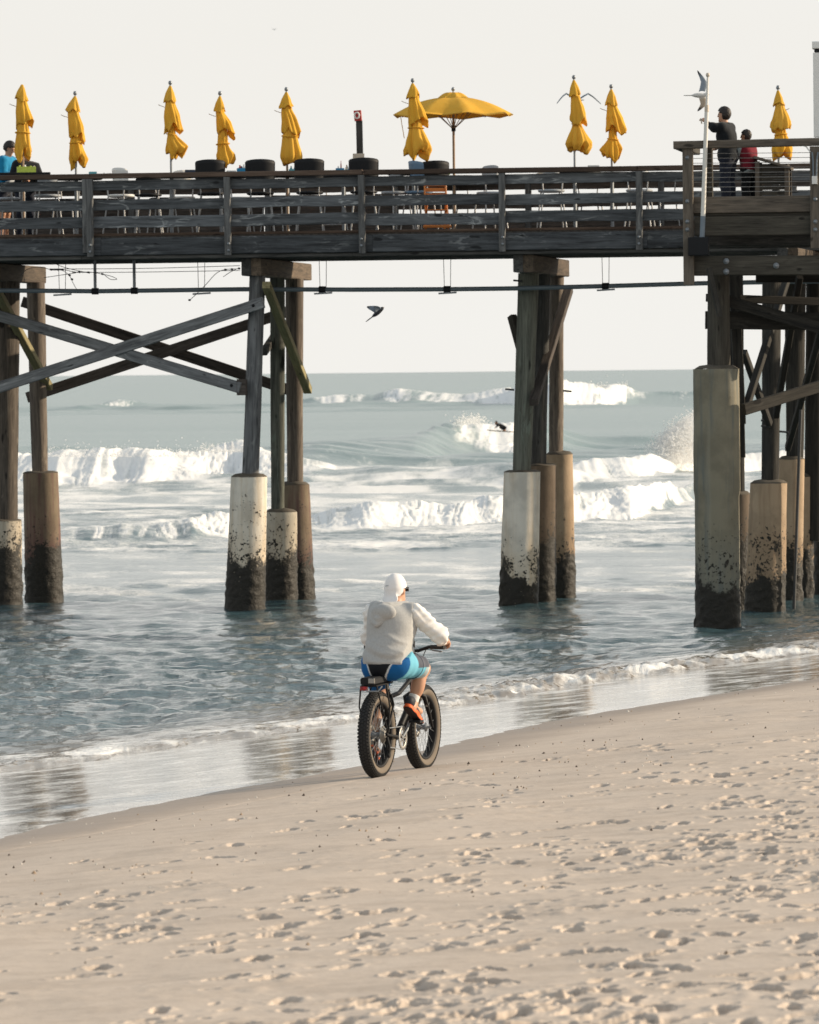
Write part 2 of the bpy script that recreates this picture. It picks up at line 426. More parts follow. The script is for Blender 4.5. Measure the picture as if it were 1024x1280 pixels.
# ------------------------------------------------------------------ solid shapes by distance field (bodies, clothes, birds)
def cap_(P, a, b, ra, rb):
    a = np.asarray(a, np.float32); b = np.asarray(b, np.float32); d = b - a
    h = np.clip(((P - a) @ d) / max(float(d @ d), 1e-9), 0, 1)
    return np.linalg.norm(P - a - h[..., None] * d, axis=-1) - (ra + (rb - ra) * h)
def ell_(P, c, r, Rm=None):
    q = P - np.asarray(c, np.float32)
    if Rm is not None: q = q @ np.asarray(Rm, np.float32)      # columns of Rm = local axes
    r = np.asarray(r, np.float32)
    k0 = np.linalg.norm(q / r, axis=-1); k1 = np.linalg.norm(q / (r * r), axis=-1) + 1e-9
    return k0 * (k0 - 1) / k1
def smin(a, b, k):
    h = np.clip(.5 + .5 * (b - a) / k, 0, 1); return b * (1 - h) + a * h - k * h * (1 - h)
def nets(f, lo, hi, res):
    lo = np.array(lo, float); hi = np.array(hi, float); n = np.ceil((hi - lo) / res).astype(int) + 1
    ax = [lo[i] + res * np.arange(n[i]) for i in range(3)]
    P = np.stack(np.meshgrid(*ax, indexing='ij'), -1).astype(np.float32)
    Fv = f(P).astype(np.float32)
    ins = Fv < 0
    c8 = [ins[dx:n[0] - 1 + dx, dy:n[1] - 1 + dy, dz:n[2] - 1 + dz] for dx in (0, 1) for dy in (0, 1) for dz in (0, 1)]
    cnt = sum(c.astype(np.int8) for c in c8); act = (cnt > 0) & (cnt < 8)
    idx = np.full(act.shape, -1, np.int64); cells = np.argwhere(act); idx[act] = np.arange(len(cells))
    acc = np.zeros((len(cells), 3)); num = np.zeros(len(cells))
    corner = lambda o: Fv[cells[:, 0] + o[0], cells[:, 1] + o[1], cells[:, 2] + o[2]]
    for a in range(3):
        for b in (0, 1):
            for c in (0, 1):
                o0 = [0, 0, 0]; o0[(a + 1) % 3] = b; o0[(a + 2) % 3] = c; o1 = list(o0); o1[a] = 1
                v0, v1 = corner(o0), corner(o1); m = (v0 < 0) != (v1 < 0)
                t = np.where(m, v0 / np.where(m, v0 - v1, 1), 0)
                p = np.array(o0, float)[None].repeat(len(cells), 0); p[:, a] += t
                acc[m] += p[m]; num[m] += 1
    V = lo + (cells + acc / np.maximum(num, 1)[:, None]) * res
    Q = []
    for a in range(3):
        b, c = (a + 1) % 3, (a + 2) % 3
        s0 = [slice(1, n[i] - 1) for i in range(3)]; s0[a] = slice(0, n[a] - 1); s1 = list(s0); s1[a] = slice(1, n[a])
        i0, i1 = ins[tuple(s0)], ins[tuple(s1)]
        for flip in (False, True):
            m = (i0 & ~i1) if not flip else (~i0 & i1)
            e_ = np.argwhere(m)
            if not len(e_): continue
            e_ = e_ + np.array([0 if i == a else 1 for i in range(3)])
            def cell(db, dc):
                q = e_.copy(); q[:, b] -= db; q[:, c] -= dc; return idx[q[:, 0], q[:, 1], q[:, 2]]
            quad = np.stack([cell(1, 1), cell(0, 1), cell(0, 0), cell(1, 0)], 1)
            Q.append(quad if not flip else quad[:, ::-1])
    return V, np.concatenate(Q)
def solid(name, f, lo, hi, res, mats, parent=None, col=None):
    V, Q = nets(f, lo, hi, res)
    at_ = {}
    if col is not None:
        c = col(V); at_['col'] = ('FLOAT_COLOR', np.concatenate([c, np.ones((len(c), 1))], 1))
    return link(name, np_mesh(name, V, Q, mats, True, at_), parent)

# ------------------------------------------------------------------ the shore: s = metres seaward of the swash edge, t = along the shore
E0 = np.array([-3.07, 47.9]); TD = np.array([.312, .950]); ND = np.array([-.950, .312])
def st(X, Y):
    dx, dy = X - E0[0], Y - E0[1]
    return dx * ND[0] + dy * ND[1], dx * TD[0] + dy * TD[1]
def zb_s(s):
    return np.interp(s, [-400, -60, -30, -14, -4, 0, 9, 16, 40, 400, 3000], [9, 4.4, 2.9, 1.72, 1.17, .82, -.02, -.55, -1.2, -4, -15])
def _curve(pts, z):
    o = []
    for px, py in pts:
        p = atz(px, py, z); s, t = st(p.x, p.y); o.append((t, s))
    o.sort(); return np.array(o)
EDGE = _curve([(-60, 1064), (0, 1050), (70, 1030), (130, 1015), (200, 1003), (280, 986), (370, 972), (450, 957), (520, 938), (600, 915), (680, 895), (760, 881), (880, 867), (1024, 850), (1100, 842)], .81)
BORE = _curve([(-80, 951), (0, 943), (120, 930), (240, 913), (360, 903), (480, 889), (560, 880), (640, 867), (700, 857), (760, 849), (880, 838), (1024, 826), (1120, 820)], .42)
def s_edge(t): return np.interp(t, EDGE[:, 0], EDGE[:, 1])
def s_bore(t): return np.interp(t, BORE[:, 0], BORE[:, 1])

def fan(D, A):
    Dg, Ag = np.meshgrid(D, A, indexing='ij'); return Dg * Ag, Dg
def quads(nr, nc):
    i = np.arange(nr - 1)[:, None] * nc + np.arange(nc - 1)[None]
    i = i.ravel(); return np.stack([i, i + 1, i + nc + 1, i + nc], 1)
def cols(dense):
    a = np.linspace(-.068, .068, dense); b = np.linspace(.0685, .13, 50)
    c = np.geomspace(.135, 1.3, 26)
    p = np.concatenate([b, c]); return np.concatenate([-p[::-1], a, p])

# ---- sand
def make_sand():
    d = H  # rows evenly spaced in view
    near = np.geomspace(4, 24.3, 30)[:-1]
    Dm = [24.3]
    while Dm[-1] < 80:
        y = Dm[-1]; hh = max(H - (1.75 - (y - 24) * .017), 2.4); Dm.append(y + .60 * y * y / (F * hh))
    far = np.geomspace(80.5, 2500, 40)
    D = np.concatenate([near, Dm, far]); A = cols(620)
    X, Y = fan(D, A); s, t = st(X, Y)
    Z = zb_s(s)
    se = s_edge(t)
    up = -(s - se)                                             # metres landward of the swash edge
    dry = sstep(1.1, 2.6, up + .5 * noise(X / 1.7, Y / 3.0, 5))
    rough_ = dry * (.4 + .6 * sstep(-.06, .03, X / Y + (27 - Y) * .004)) * (0.3 + .7 * sstep(-.45, .35, noise(X / 2.4 + 9, Y / 5.0, 6)))
    Z = Z + .02 * noise(X / 2.2, Y / 3.1, 11) * sstep(.2, 2, up) + dry * .018 * fbm(X / 1.5, Y / 2.2, 2, 12)
    # trampled crumbs
    fine = fbm(X / .34, Y / .5, 3, 21); fine2 = np.maximum(fbm(X / .17, Y / .26, 2, 31) - .12, 0)
    Z = Z + rough_ * (.004 * fine + .017 * fine2 * sstep(-.15, .35, noise(X / 1.1 + 4, Y / 2.4, 33)))
    rid = 1 - np.abs(fbm(X / .8 + Y / 2.6, Y / 1.3, 2, 41)); Z = Z + rough_ * .006 * np.clip(rid - .55, 0, 1)
    # foot marks: a pit, a raised rim and a kicked-up lump, each its own shape
    pit_shade_damp = np.zeros_like(Z)                                      # pit shade painted into the sand colour, with some damp turned-up sand
    n_p = 0; r2 = np.random.default_rng(3)
    dr = np.gradient(D)
    tries = 0
    while n_p < 1900 and tries < 60000:
        tries += 1
        y = 24 + 56 * r2.random() ** 1.5; a = (-.085 + .17 * r2.random()); x = a * y
        s_, t_ = st(np.array(x), np.array(y)); u = -(s_ - s_edge(t_))
        if u < 1.3: continue
        dens = min(1, (u - 1.1) / 4.5) * (.25 + .75 * float(sstep(-.07, .02, np.array(a + (27 - y) * .004)))) * (.3 + .7 * float(sstep(-.3, .3, noise(np.array(x / 1.9), np.array(y / 4.2), 51))))
        if r2.random() > dens: continue
        n_p += 1
        ln = r2.uniform(.035, .135); wd = ln * r2.uniform(.35, .6); dp = ln * r2.uniform(.11, .32)
        an = r2.normal(1.25, .6); ca, sa = math.cos(an), math.sin(an)
        ext = ln * 2.4
        i0, i1 = np.searchsorted(D, y - ext), np.searchsorted(D, y + ext); j0, j1 = np.searchsorted(A, (x - ext) / y), np.searchsorted(A, (x + ext) / y)
        if i1 - i0 < 2 or j1 - j0 < 2: continue
        xs, ys = X[i0:i1, j0:j1] - x, Y[i0:i1, j0:j1] - y
        wob = 1 + .35 * noise(xs / .07 + n_p * 7.1, ys / .09, 61)
        p, q = (xs * ca + ys * sa) / ln, (-xs * sa + ys * ca) / wd
        rr = np.sqrt(p * p + q * q) * wob
        pit = -1.7 * dp * np.clip(1.15 - rr ** 2, 0, 1) ** .8
        crumb = dp * .38 * np.clip(1.7 - rr, 0, 1) * np.maximum(fbm(xs / .045 + n_p * 3.3, ys / .07 + n_p, 2, 63), -.35)
        rim = .28 * dp * (.55 + .5 * np.clip(p, -1, 1)) * np.exp(-((rr - 1.35) / .38) ** 2)
        Z[i0:i1, j0:j1] += pit + rim + crumb
        dg = np.clip(1.25 - rr, 0, 1) * r2.uniform(.3, 1.0); pit_shade_damp[i0:i1, j0:j1] = np.maximum(pit_shade_damp[i0:i1, j0:j1], dg)
    # two tyre tracks behind the bicycle
    tr = np.exp(-((X - (BX + (Y - BY) * TD[0] / TD[1])) / .045) ** 2) * (Y < BY + .1)
    Z = Z - .006 * tr * (1 + .6 * np.sign(np.sin(Y * 2 * math.pi / .06)) * .3)
    wet = np.clip(1 - sstep(.15, 1.5, up + .35 * noise(X / 1.1, Y / 2.0, 71)), 0, 1)
    V = np.stack([X, Y, Z], -1).reshape(-1, 3)
    m = mat('beach_sand', (.5, .42, .33), .95, spec=.2); k = N(m)
    P = k.n('ShaderNodeTexCoord').outputs['Object']
    n1 = k.noise(P, 1.1, 4); n2 = k.noise(P, 9, 4, .6); n3 = k.noise(P, 130, 2, .7)
    c = k.mix(n1, (.53, .445, .37), (.64, .545, .46)); c = k.mix(k.math('MULTIPLY', k.step(k.noise(k.mapping(P, (1.3, 2.2, 1)), 1.0, 5, .65), .46, .64), .45), c, (.44, .365, .30)); c = k.mix(k.math('MULTIPLY', k.step(n2, .5, .72), .4), c, (.40, .33, .27))
    c = k.mix(k.math('MULTIPLY', k.step(n3, .56, .72), .5), c, (.26, .2, .155))
    dgm = k.math('MULTIPLY', k.attr('pit_shade_damp'), k.math('ADD', .25, k.math('MULTIPLY', k.step(k.noise(P, 22, 3), .4, .62), .45))); c = k.mix(dgm, c, (.17, .145, .125)); wa = k.attr('wet'); c = k.mix(wa, c, k.mix(.75, c, (.25, .19, .145)))
    k.base(c); k.rough(k.math('SUBTRACT', .95, k.math('MULTIPLY', wa, .5)))
    k.normal(k.bump(k.math('ADD', k.math('MULTIPLY', n2, 1.0), k.math('MULTIPLY', n3, .12)), .45, .012))
    o = link('sand_beach', np_mesh('sand_beach', V, quads(len(D), len(A)), m, True, {'wet': ('FLOAT', wet.ravel()), 'pit_shade_damp': ('FLOAT', np.clip(pit_shade_damp * 1.6, 0, 1).ravel())}))
    tag(o, kind='structure'); return o

# ---- the bicycle stands here (needed for its track)
def ground(px, py):
    z = .9
    for _ in range(12):
        p = atz(px, py, z); s, t = st(np.array(p.x), np.array(p.y)); z = float(zb_s(s))
    return p
_b = ground(472, 971); BX, BY, BZ = _b.x, _b.y, _b.z

# ---- sea
def make_sea():
    px = np.concatenate([np.arange(776, 480, -.9), np.arange(480, 262, -.62)]); D1 = F * H / px
    px2 = np.arange(262, 2, -1.0); D2 = F * H / px2
    ex = [np.arange(755, 830, 1.1), np.arange(290, 362, .55), np.arange(238, 280, .36), np.arange(170, 204, .25), np.arange(154, 172, .25), np.arange(700, 735, 1.5)]
    D = np.unique(np.round(np.concatenate([D1, D2] + ex + [np.geomspace(17200, 50000, 6)]), 3))
    D = D[np.concatenate([[True], np.diff(D) > .03])]
    A = cols(520)
    X, Y = fan(D, A); s, t = st(X, Y); PX = 512 + F * A[None] + 0 * D[:, None]
    dD = np.gradient(D)[:, None]; pix = Y / F
    zb = zb_s(s); se = s_edge(t); sb = s_bore(t) + .35 * noise(t / 1.3, s * 0, 81) + .15 * noise(t / .45, s * 0, 82)
    q = s - sb
    calm = sstep(-.3, 1.5, q)
    def comp(lx, ly, amp, seed, x=X, y=Y):
        return amp * sstep(1.2, 3.2, ly / dD) * noise(x / lx, y / ly, seed)
    Z = np.zeros_like(X)
    far = sstep(120, 320, Y)
    shal = np.clip(1 - sstep(0, 6, q), 0, 1)
    Z += (1 - .45 * far) * .78 * (comp(2.4, 1.5, .055, 1) + comp(.95, .85, .05, 2) + comp(.38, .5, .034, 3) + comp(.2, .42, .02, 13) + comp(6.5, 3.2, .06, 4) + .05 * sstep(1.2, 3.2, .9 / dD) * (1 - 2.4 * np.abs(noise(X / 1.7 + Y * .25, Y / 1.1, 9)))) * (.35 + .65 * sstep(0, 6, q))
    Z += far * (comp(60, 22, .42, 5) + comp(22, 8, .3, 6) + comp(8, 3.2, .28, 7)) + sstep(600, 1500, Y) * comp(120, 60, .5, 8)
    foam = np.zeros_like(X)
    # breaking waves: (front-base points, crest-height points (px, metres), foam points, face length, tail length)
    def hor(px): return 464.9 - .01054 * (px - 512)
    def wave(base, hgt, fm, lf, lb, seed, lump=.12, trail=.35):
        b = np.array(base, float); Yb = F * H / (b[:, 1] - hor(b[:, 0]))
        y0 = np.interp(PX, b[:, 0], Yb); hA = np.array(hgt, float); am = np.interp(PX, hA[:, 0], hA[:, 1], left=0, right=0)
        fA = np.array(fm, float); fo = np.interp(PX, fA[:, 0], fA[:, 1], left=0, right=0)
        u = y0 / 250.0                                             # size of the turbulence grows a little with distance
        yf = y0 + lf * .45 * noise(X / (3.4 * u) + seed, yf_z(y0), seed + 1) + lf * .16 * fo * noise(X / (1.1 * u) + seed, yf_z(y0), seed + 5)
        qq = (Y - yf) / lf
        am = am * (1 + .2 * noise(X / (2.6 * u) + 3, Y / (lf * 3), seed + 2) + .07 * fo * noise(X / (.9 * u) + 3, Y / (lf * 1.2), seed + 6))
        prof = sstep(-.1, 1.0, qq) * np.exp(-np.clip(qq - 1, 0, None) * lf / lb)
        ky = lf / np.maximum(am, .25)                              # face metres per metre of height
        blob = fbm(X / (.7 * u), Y / (.30 * u * ky), 4, seed + 3, .6)
        aa = .75 * (1 - np.clip(fo, 0, 1)); face = sstep(aa - .14, aa + .1, qq) * (1 - sstep(1.15, 2.0, qq))
        dz = am * prof + fo * face * lump * am * blob
        tear = fbm(X / (1.0 * u), Y / (.8 * u * ky), 3, seed + 9)
        fo2 = np.clip(fo * (.95 + .55 * tear), 0, 1.1) * (fo > .01)
        lace = (1 - sstep(1.1, 1.1 + 2.2 * lb / lf, qq)) * sstep(-.1, .5, qq)
        pre = np.exp(-np.clip(-qq, 0, None) * lf / 7.0) * (qq < .1)
        return dz, np.maximum(fo2 * face, np.maximum(fo * lace * .5, fo * pre * trail * 1.2) * (.8 + .6 * tear))
    yf_z = lambda y: y * 0
    W = [
        ([(-300, 512), (380, 508), (640, 507), (700, 511), (800, 508), (1400, 500)],
         [(-300, .5), (330, .6), (380, 1.1), (420, 1.5), (470, 1.0), (500, 1.7), (545, 1.6), (600, 1.5), (640, 2.0), (700, 2.9), (780, 2.4), (800, 1.7), (830, 1.5), (880, 1.2), (1300, .8)],
         [(370, 0), (410, .8), (440, .75), (472, .15), (495, .9), (520, .5), (560, .75), (600, .8), (640, .9), (700, 1), (765, 1), (800, .45), (828, .2), (855, .5), (885, .05)], 24, 30, 100, .05, .1),
        ([(-300, 590), (370, 588), (450, 584), (520, 580), (600, 572), (660, 566), (900, 560), (1300, 560)],
         [(-100, .1), (340, .5), (380, .85), (450, 1.1), (500, 1.2), (570, 1.4), (640, 1.45), (700, .9), (760, .7), (900, .3), (1300, .2)],
         [(520, 0), (560, .3), (590, .55), (615, .75), (640, .95), (670, .4), (720, 0)], 26, 22, 200, .05, .06),
        ([(-400, 612), (60, 607), (200, 605), (305, 600), (400, 603), (720, 606), (800, 601), (870, 592), (1000, 583), (1300, 580)],
         [(-300, .7), (60, .95), (130, 1.05), (220, 1.0), (300, 1.25), (350, 1.0), (420, .35), (560, .2), (700, .4), (760, .5), (870, .75), (1000, .8), (1300, .5)],
         [(-300, .9), (60, 1), (300, 1), (350, .9), (420, .3), (520, .25), (640, .35), (710, .9), (870, 1), (1100, 1)], 10, 7, 300, .05, .4),
        ([(-200, 668), (380, 664), (460, 661), (560, 660), (640, 655), (720, 653), (790, 650), (835, 636), (880, 622), (1100, 615)],
         [(300, 0), (380, .3), (420, .5), (470, .58), (520, .66), (600, .62), (700, .68), (780, .78), (825, .7), (850, .5), (1100, .3)],
         [(370, 0), (395, .7), (430, .8), (500, 1), (640, 1), (720, 1), (800, 1), (832, .7), (860, .35), (900, .5), (1100, .5)], 6.5, 5, 400, .055, .3),
        ([(-200, 690), (90, 684), (180, 681), (240, 680), (300, 672), (340, 668)],
         [(-200, .25), (90, .25), (150, .35), (190, .3), (235, .48), (270, .5), (300, .4), (350, .2)],
         [(-200, .3), (90, .4), (150, .5), (190, .5), (215, .65), (240, .45), (290, .85), (330, .5), (360, 0)], 5.5, 4, 500, .13, .15),
        ([(80, 515), (120, 514), (170, 513), (260, 512)], [(60, 0), (110, .35), (150, .8), (190, .3), (260, 0)], [(115, 0), (140, .6), (158, .55), (190, 0)], 7, 10, 600, .1, 0),
    ]
    for i, a in enumerate(W):
        dz, f_ = wave(*a); Z = Z + dz; foam = np.maximum(foam, f_)
    # drifting foam lace on the surf zone
    zone = sstep(128, 165, Y) * (1 - sstep(262, 330, Y))
    lc = fbm(X / 2.6, Y / 5.0, 3, 700); lace2 = np.clip(.5 + .4 * lc, 0, .85)
    foam = np.maximum(foam, zone * lace2)
    zone2 = sstep(105, 130, Y) * (1 - sstep(130, 170, Y)); foam = np.maximum(foam, zone2 * np.clip(.38 + .4 * fbm(X / 1.8, Y / 3.5, 3, 720), 0, .75))
    Z *= calm
    # water level behind the running-up bore, thin film in front of it
    lump = np.abs(noise(X / .32, Y / .5, 90)) + .6 * np.abs(noise(X / .14, Y / .25, 91))
    hb = np.interp(t, [0, 10, 20, 26, 29, 31, 34, 40], [.018, .03, .024, .035, .085, .1, .075, .065])
    lev = hb * sstep(-.05, .5, q) * np.exp(-np.clip(q - .5, 0, None) / 3.5)
    crest = sstep(-.08, .1, q) * (1 - sstep(.5, 1.3, q))
    body = np.maximum(0.0, zb + .05) ; body = np.where(s > se, body, zb)
    behind = body + lev + crest * hb * .8 * (lump - .35) + Z
    film = zb + .0015 * noise(X / .35, Y / .55, 94) + .0008 * noise(X / .14, Y / .3, 93) + np.clip((s - se + .06 * noise(X / .3, Y / .6, 95)) * .025, -.06, .013)
    k_ = sstep(-.06, .06, q)
    Zs = film * (1 - k_) + np.maximum(behind, zb + .012) * k_
    foam = np.maximum(foam, np.clip(sstep(-.1, .06, q) * (1 - sstep(.35, 1.1, q)), 0, 1) * np.clip(.5 + .4 * noise(t / 2.2, s * 0, 96) + .35 * fbm(X / .45, Y / .8, 2, 99), 0, 1))
    foam = np.maximum(foam, sstep(.3, .9, q) * np.exp(-np.clip(q - .6, 0, None) / 2.6) * (.55 + .35 * fbm(X / .7, Y / 1.3, 3, 97)))
    # second little line of foam behind, right of the rider
    fl = (1 - sstep(0, .35, s - se)) * (s > se - .05)
    filmf = (q < 0) * np.clip(.42 + .2 * fbm(X / .5, Y / 1.0, 3, 98), 0, 1); foam = np.maximum(foam, np.maximum(filmf, fl * .5))
    shallow = np.clip(1 - sstep(-.5, 5.5, q), 0, 1)
    V = np.stack([X, Y, Zs], -1).reshape(-1, 3)
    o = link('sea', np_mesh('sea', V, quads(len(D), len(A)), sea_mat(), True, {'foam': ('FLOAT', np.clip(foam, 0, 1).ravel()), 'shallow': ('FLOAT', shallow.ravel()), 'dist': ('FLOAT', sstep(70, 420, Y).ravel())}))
    tag(o, kind='structure')
    return o
def sea_mat():
    m = mat('sea_water', (.05, .09, .095), .1, spec=.5); k = N(m); k.p.inputs['IOR'].default_value = 1.33
    P = k.n('ShaderNodeTexCoord').outputs['Object']
    fa, sh, di = k.attr('foam'), k.attr('shallow'), k.attr('dist')
    # foam breaks up into lace
    l1 = k.noise(k.mapping(P, (5.5, 3.2, 3.2)), 1.0, 5, .68, .5); l2 = k.noise(k.mapping(P, (26, 12, 12)), 1.0, 3, .7)
    lf = k.noise(k.mapping(P, (1.6, .3, 1.4)), 1.0, 6, .7, .5)
    near = k.math('ADD', k.math('MULTIPLY', l1, .62), k.math('MULTIPLY', l2, .38))
    ln = k.mix(di, near, lf)
    fm = k.step(k.math('ADD', k.math('MULTIPLY', fa, 1.05), k.math('SUBTRACT', ln, 1.0)), -.18, .32)
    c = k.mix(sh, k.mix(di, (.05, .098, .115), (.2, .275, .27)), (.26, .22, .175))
    k.base(c)
    w1 = k.noise(k.mapping(P, (2.6, 4.4, 1)), 1.0, 5, .65, .3); w2 = k.noise(k.mapping(P, (7, 15, 1)), 1.0, 3, .6)
    wf = k.noise(k.mapping(P, (.22, .5, 1)), 1.0, 5, .65)
    hgt = k.math('ADD', k.math('MULTIPLY', w1, .7), k.math('MULTIPLY', w2, .2))
    amp = k.math('MULTIPLY', k.math('SUBTRACT', 1.0, k.math('MULTIPLY', sh, .93)), k.math('SUBTRACT', 1.0, k.math('MULTIPLY', di, .55)))
    hh = k.math('ADD', k.math('MULTIPLY', hgt, amp), k.math('MULTIPLY', k.math('MULTIPLY', wf, di), 4.5))
    nb = k.bump(hh, .5, .08)
    k.normal(nb)
    k.rough(k.math('ADD', .05, k.math('ADD', k.math('MULTIPLY', di, .22), k.math('MULTIPLY', sh, .05)))); k.l(k.math('ADD', 1.42, k.math('MULTIPLY', sh, .14)), k.p.inputs['IOR'])
    fb = k.n('ShaderNodeBsdfPrincipled'); fb.inputs['Base Color'].default_value = (.87, .865, .845, 1); fb.inputs['Roughness'].default_value = .9
    fb.inputs['Specular IOR Level'].default_value = .2
    k.l(k.bump(ln, .5, .08), fb.inputs['Normal'])
    ms = k.n('ShaderNodeMixShader'); k.l(fm, ms.inputs[0]); k.l(k.p.outputs[0], ms.inputs[1]); k.l(fb.outputs[0], ms.inputs[2])
    k.l(ms.outputs[0], k.o.inputs['Surface'])
    return m
make_sand()
make_sea()


# ================================================================== THE PIER
PF = Frame((0, 114.3, 0), 7.0)
pier = empty('pier', PF.O, PF.yaw, 'weathered grey wooden pier on concrete-jacketed piles crossing the sea', 'pier')
def wl(px, py): return PF.on(px, py, 0)        # (u, v=0, height) of a pixel on the pier's front face
DECK = 6.76
# levels of the front railing, measured at its left end and its right end
LV = dict(top=(7.885, 7.795), b1=(7.765, 7.59), b2=(7.425, 7.235), b3=(7.11, 6.905), fas=(6.73, 6.42), sill=(6.415, 6.345))
POSTS = [wl(x, 260).x for x in (114, 287.5, 455.5, 626.5, 797)]
STEP = (POSTS[-1] - POSTS[0]) / 4
ALLP = [POSTS[0] - STEP * 2, POSTS[0] - STEP] + POSTS + [POSTS[-1] + STEP * k for k in (1, 2, 3)]
UL, UR = ALLP[0] - .2, ALLP[-1] + .3
SOLID_U = wl(330, 260).x
def boards(v0, sgn, posts, lv, woodname, parent=pier, far=False):
    """railing of one side; sgn -1: the posts stand on the side nearer the camera"""
    proto = {}
    for i in range(len(posts) - 1):
        for key in ('b1', 'b2', 'b3'):
            a, b = lv[key]
            if far and posts[i] < SOLID_U:
                if key == 'b2': a, b = (7.585 if i % 2 else 7.53), 7.206
            jit = random.uniform(-.012, .012); tl = random.uniform(-.006, .006)
            k = (key, random.randrange(4), round(a, 3))
            if k not in proto:
                mb = MB(); Ln = STEP - .006
                # slightly ragged, bowed board in six lengths
                n = 6; hs = []
                for q in range(n):
                    x0, x1 = Ln * q / n, Ln * (q + 1) / n
                for q in range(n + 1): hs.append((random.uniform(-.008, .008), random.uniform(-.008, .008), random.uniform(-.006, .006)))
                vs_, gc, fs = [], [], []
                for q in range(n + 1):
                    x = Ln * q / n; e0, e1, y = hs[q]; h2 = (a - b) / 2; T = .045
                    for (yy, zz) in ((-T / 2 + y, -h2 + e0 + .006), (-T / 2 + y, h2 + e1 - .006), (-T / 2 + .008 + y, h2 + e1), (T / 2 + y, h2 + e1), (T / 2 + y, -h2 + e0), (-T / 2 + .008 + y, -h2 + e0)):
                        vs_.append((x, yy, zz)); gc.append((x + k[1] * 3.7, yy, zz))
                for q in range(n):
                    for j in range(6): fs.append((q * 6 + j, q * 6 + (j + 1) % 6, q * 6 + 6 + (j + 1) % 6, q * 6 + 6 + j))
                fs.append((0, 1, 2, 3, 4, 5)); fs.append(tuple(n * 6 + j for j in range(5, -1, -1)))
                mb.add(vs_, fs, gc); proto[k] = mb.mesh('rail_board', M[woodname])
            o = link('rail_board', proto[k], parent); o.location = (posts[i] + .003, v0 + .045, (a + b) / 2 + jit); o.rotation_euler = (0, tl, 0)
    mb = MB(); a, b = lv['top']; mb.beam((0, 0, 0), (STEP * 2 - .004, 0, 0), .22, a - b, ch=.01); tm = mb.mesh('top_rail', M['cap_rail'])
    for i in range(0, len(posts) - 1, 2):
        o = link('top_rail', tm, parent); o.location = (posts[i], v0 + .01, (a + b) / 2); o.rotation_euler = (0, random.uniform(-.001, .001), 0)
    mb = MB(); mb.beam((0, 0, lv['sill'][1] + .05), (0, 0, lv['top'][1] - .004), .115, .10, up=(0, 1, 0), ch=.012)
    pm = mb.mesh('rail_post', M['post'])
    bm_ = MB()
    for z in (6.5, 6.62): bm_.lathe([(0, -.02), (.022, -.02), (.026, 0), (.026, .012)], 10, (0, 0, z), axis='Y')
    bmesh_ = bm_.mesh('bolt_heads', M['galv'])
    for i, u in enumerate(posts):
        o = link('rail_post', pm, parent); o.location = (u, v0 + sgn * .06, 0); o.rotation_euler = (random.uniform(-.004, .004), random.uniform(-.006, .006), 0)
        if not far:
            q = tag(link('bolt_heads', bmesh_, o), kind='stuff'); q.location = (random.uniform(-.02, .02), -.055, random.uniform(-.04, .04))
boards(0.0, -1, ALLP, LV, 'rail')
# doubled post at the left bay, as in the photograph
mb = MB(); mb.beam((0, 0, 6.47), (0, 0, 7.79), .095, .09, up=(0, 1, 0), ch=.01); o = mb.obj('rail_post', M['post'], pier); o.location = (wl(108.5, 260).x - .02, -.058, 0)
WID = 4.6
boards(WID, 1, ALLP, dict(top=(7.885, 7.795), b1=(7.765, 7.62), b2=(7.52, 7.294), b3=(7.20, 6.85), fas=LV['fas'], sill=LV['sill']), 'bracedark', far=True)
def run(name, v, z0, z1, t, m, seg=STEP * 2, off=0.0):
    mb = MB(); mb.beam((0, 0, 0), (seg - .005, 0, 0), t, z1 - z0, ch=.012); me = mb.mesh(name, M[m]); u = UL + off
    while u < UR - .5:
        o = link(name, me, pier); o.location = (u, v, (z0 + z1) / 2); u += seg
run('fascia_board', .045, LV['fas'][1], LV['fas'][0], .07, 'fascia', off=.37)
run('fascia_board', WID - .03, LV['fas'][1], LV['fas'][0], .07, 'fascia', off=.9)
run('sill_beam', .12, LV['sill'][1], LV['sill'][0], .12, 'piledark')
run('sill_beam', WID - .1, LV['sill'][1], LV['sill'][0], .12, 'piledark')
# deck of cross planks (ends hidden behind the fascia), a curb, and the joists below
mb = MB(); u = UL
while u < UR:
    mb.beam((u, .09, DECK - .025), (u, WID - .075, DECK - .025), .14, .05, up=(0, 0, 1), ch=.004); u += .146
tag(mb.obj('deck_planks', M['deckwood'], pier), kind='stuff')
run('deck_curb', .17, DECK + .002, DECK + .055, .09, 'cap_rail', off=.8)
for v in np.linspace(.5, WID - .5, 7):
    run('joist', float(v), 6.345, 6.705, .09, 'piledark', off=random.random())

# --- caps, piles, jackets
def pile_uv(px, py):      # foot of a pile on the water
    return PF.uv(atz(px, py, 0.0))
def cap_beam(pn, Dn, pf, Df, y0, y1):
    a = PF.uv(at(pn[0], pn[1], Dn)); b = PF.uv(at(pf[0], pf[1], Df))
    z1 = 6.34; z0 = z1 - .315
    d = (b - a); d.z = 0; n = d.normalized()
    for off, m_ in ((-.09, 'piledark'), (.09, 'capbeam')):
        mb = MB(); sd_ = Vector((n.y, -n.x, 0)) * off
        aa = Vector((a.x, a.y, (z0 + z1) / 2)) + sd_; bb = Vector((b.x, b.y, (z0 + z1) / 2)) + sd_
        mb.beam(aa, bb, .176, z1 - z0 - .002, ch=.015); mb.obj('pile_cap', M[m_], pier)
    return n
cap_beam((314, 330), 114.9, (378, 338), 121.6, 0, 0)
cap_beam((654, 330), 114.2, (700, 335), 120.4, 0, 0)
cap_beam((-30, 335), 116.0, (46, 338), 121.8, 0, 0)
cap_beam((985, 330), 110.4, (1030, 335), 117.0, 0, 0)
cap_beam((-364, 335), 118.0, (-300, 338), 124.5, 0, 0)

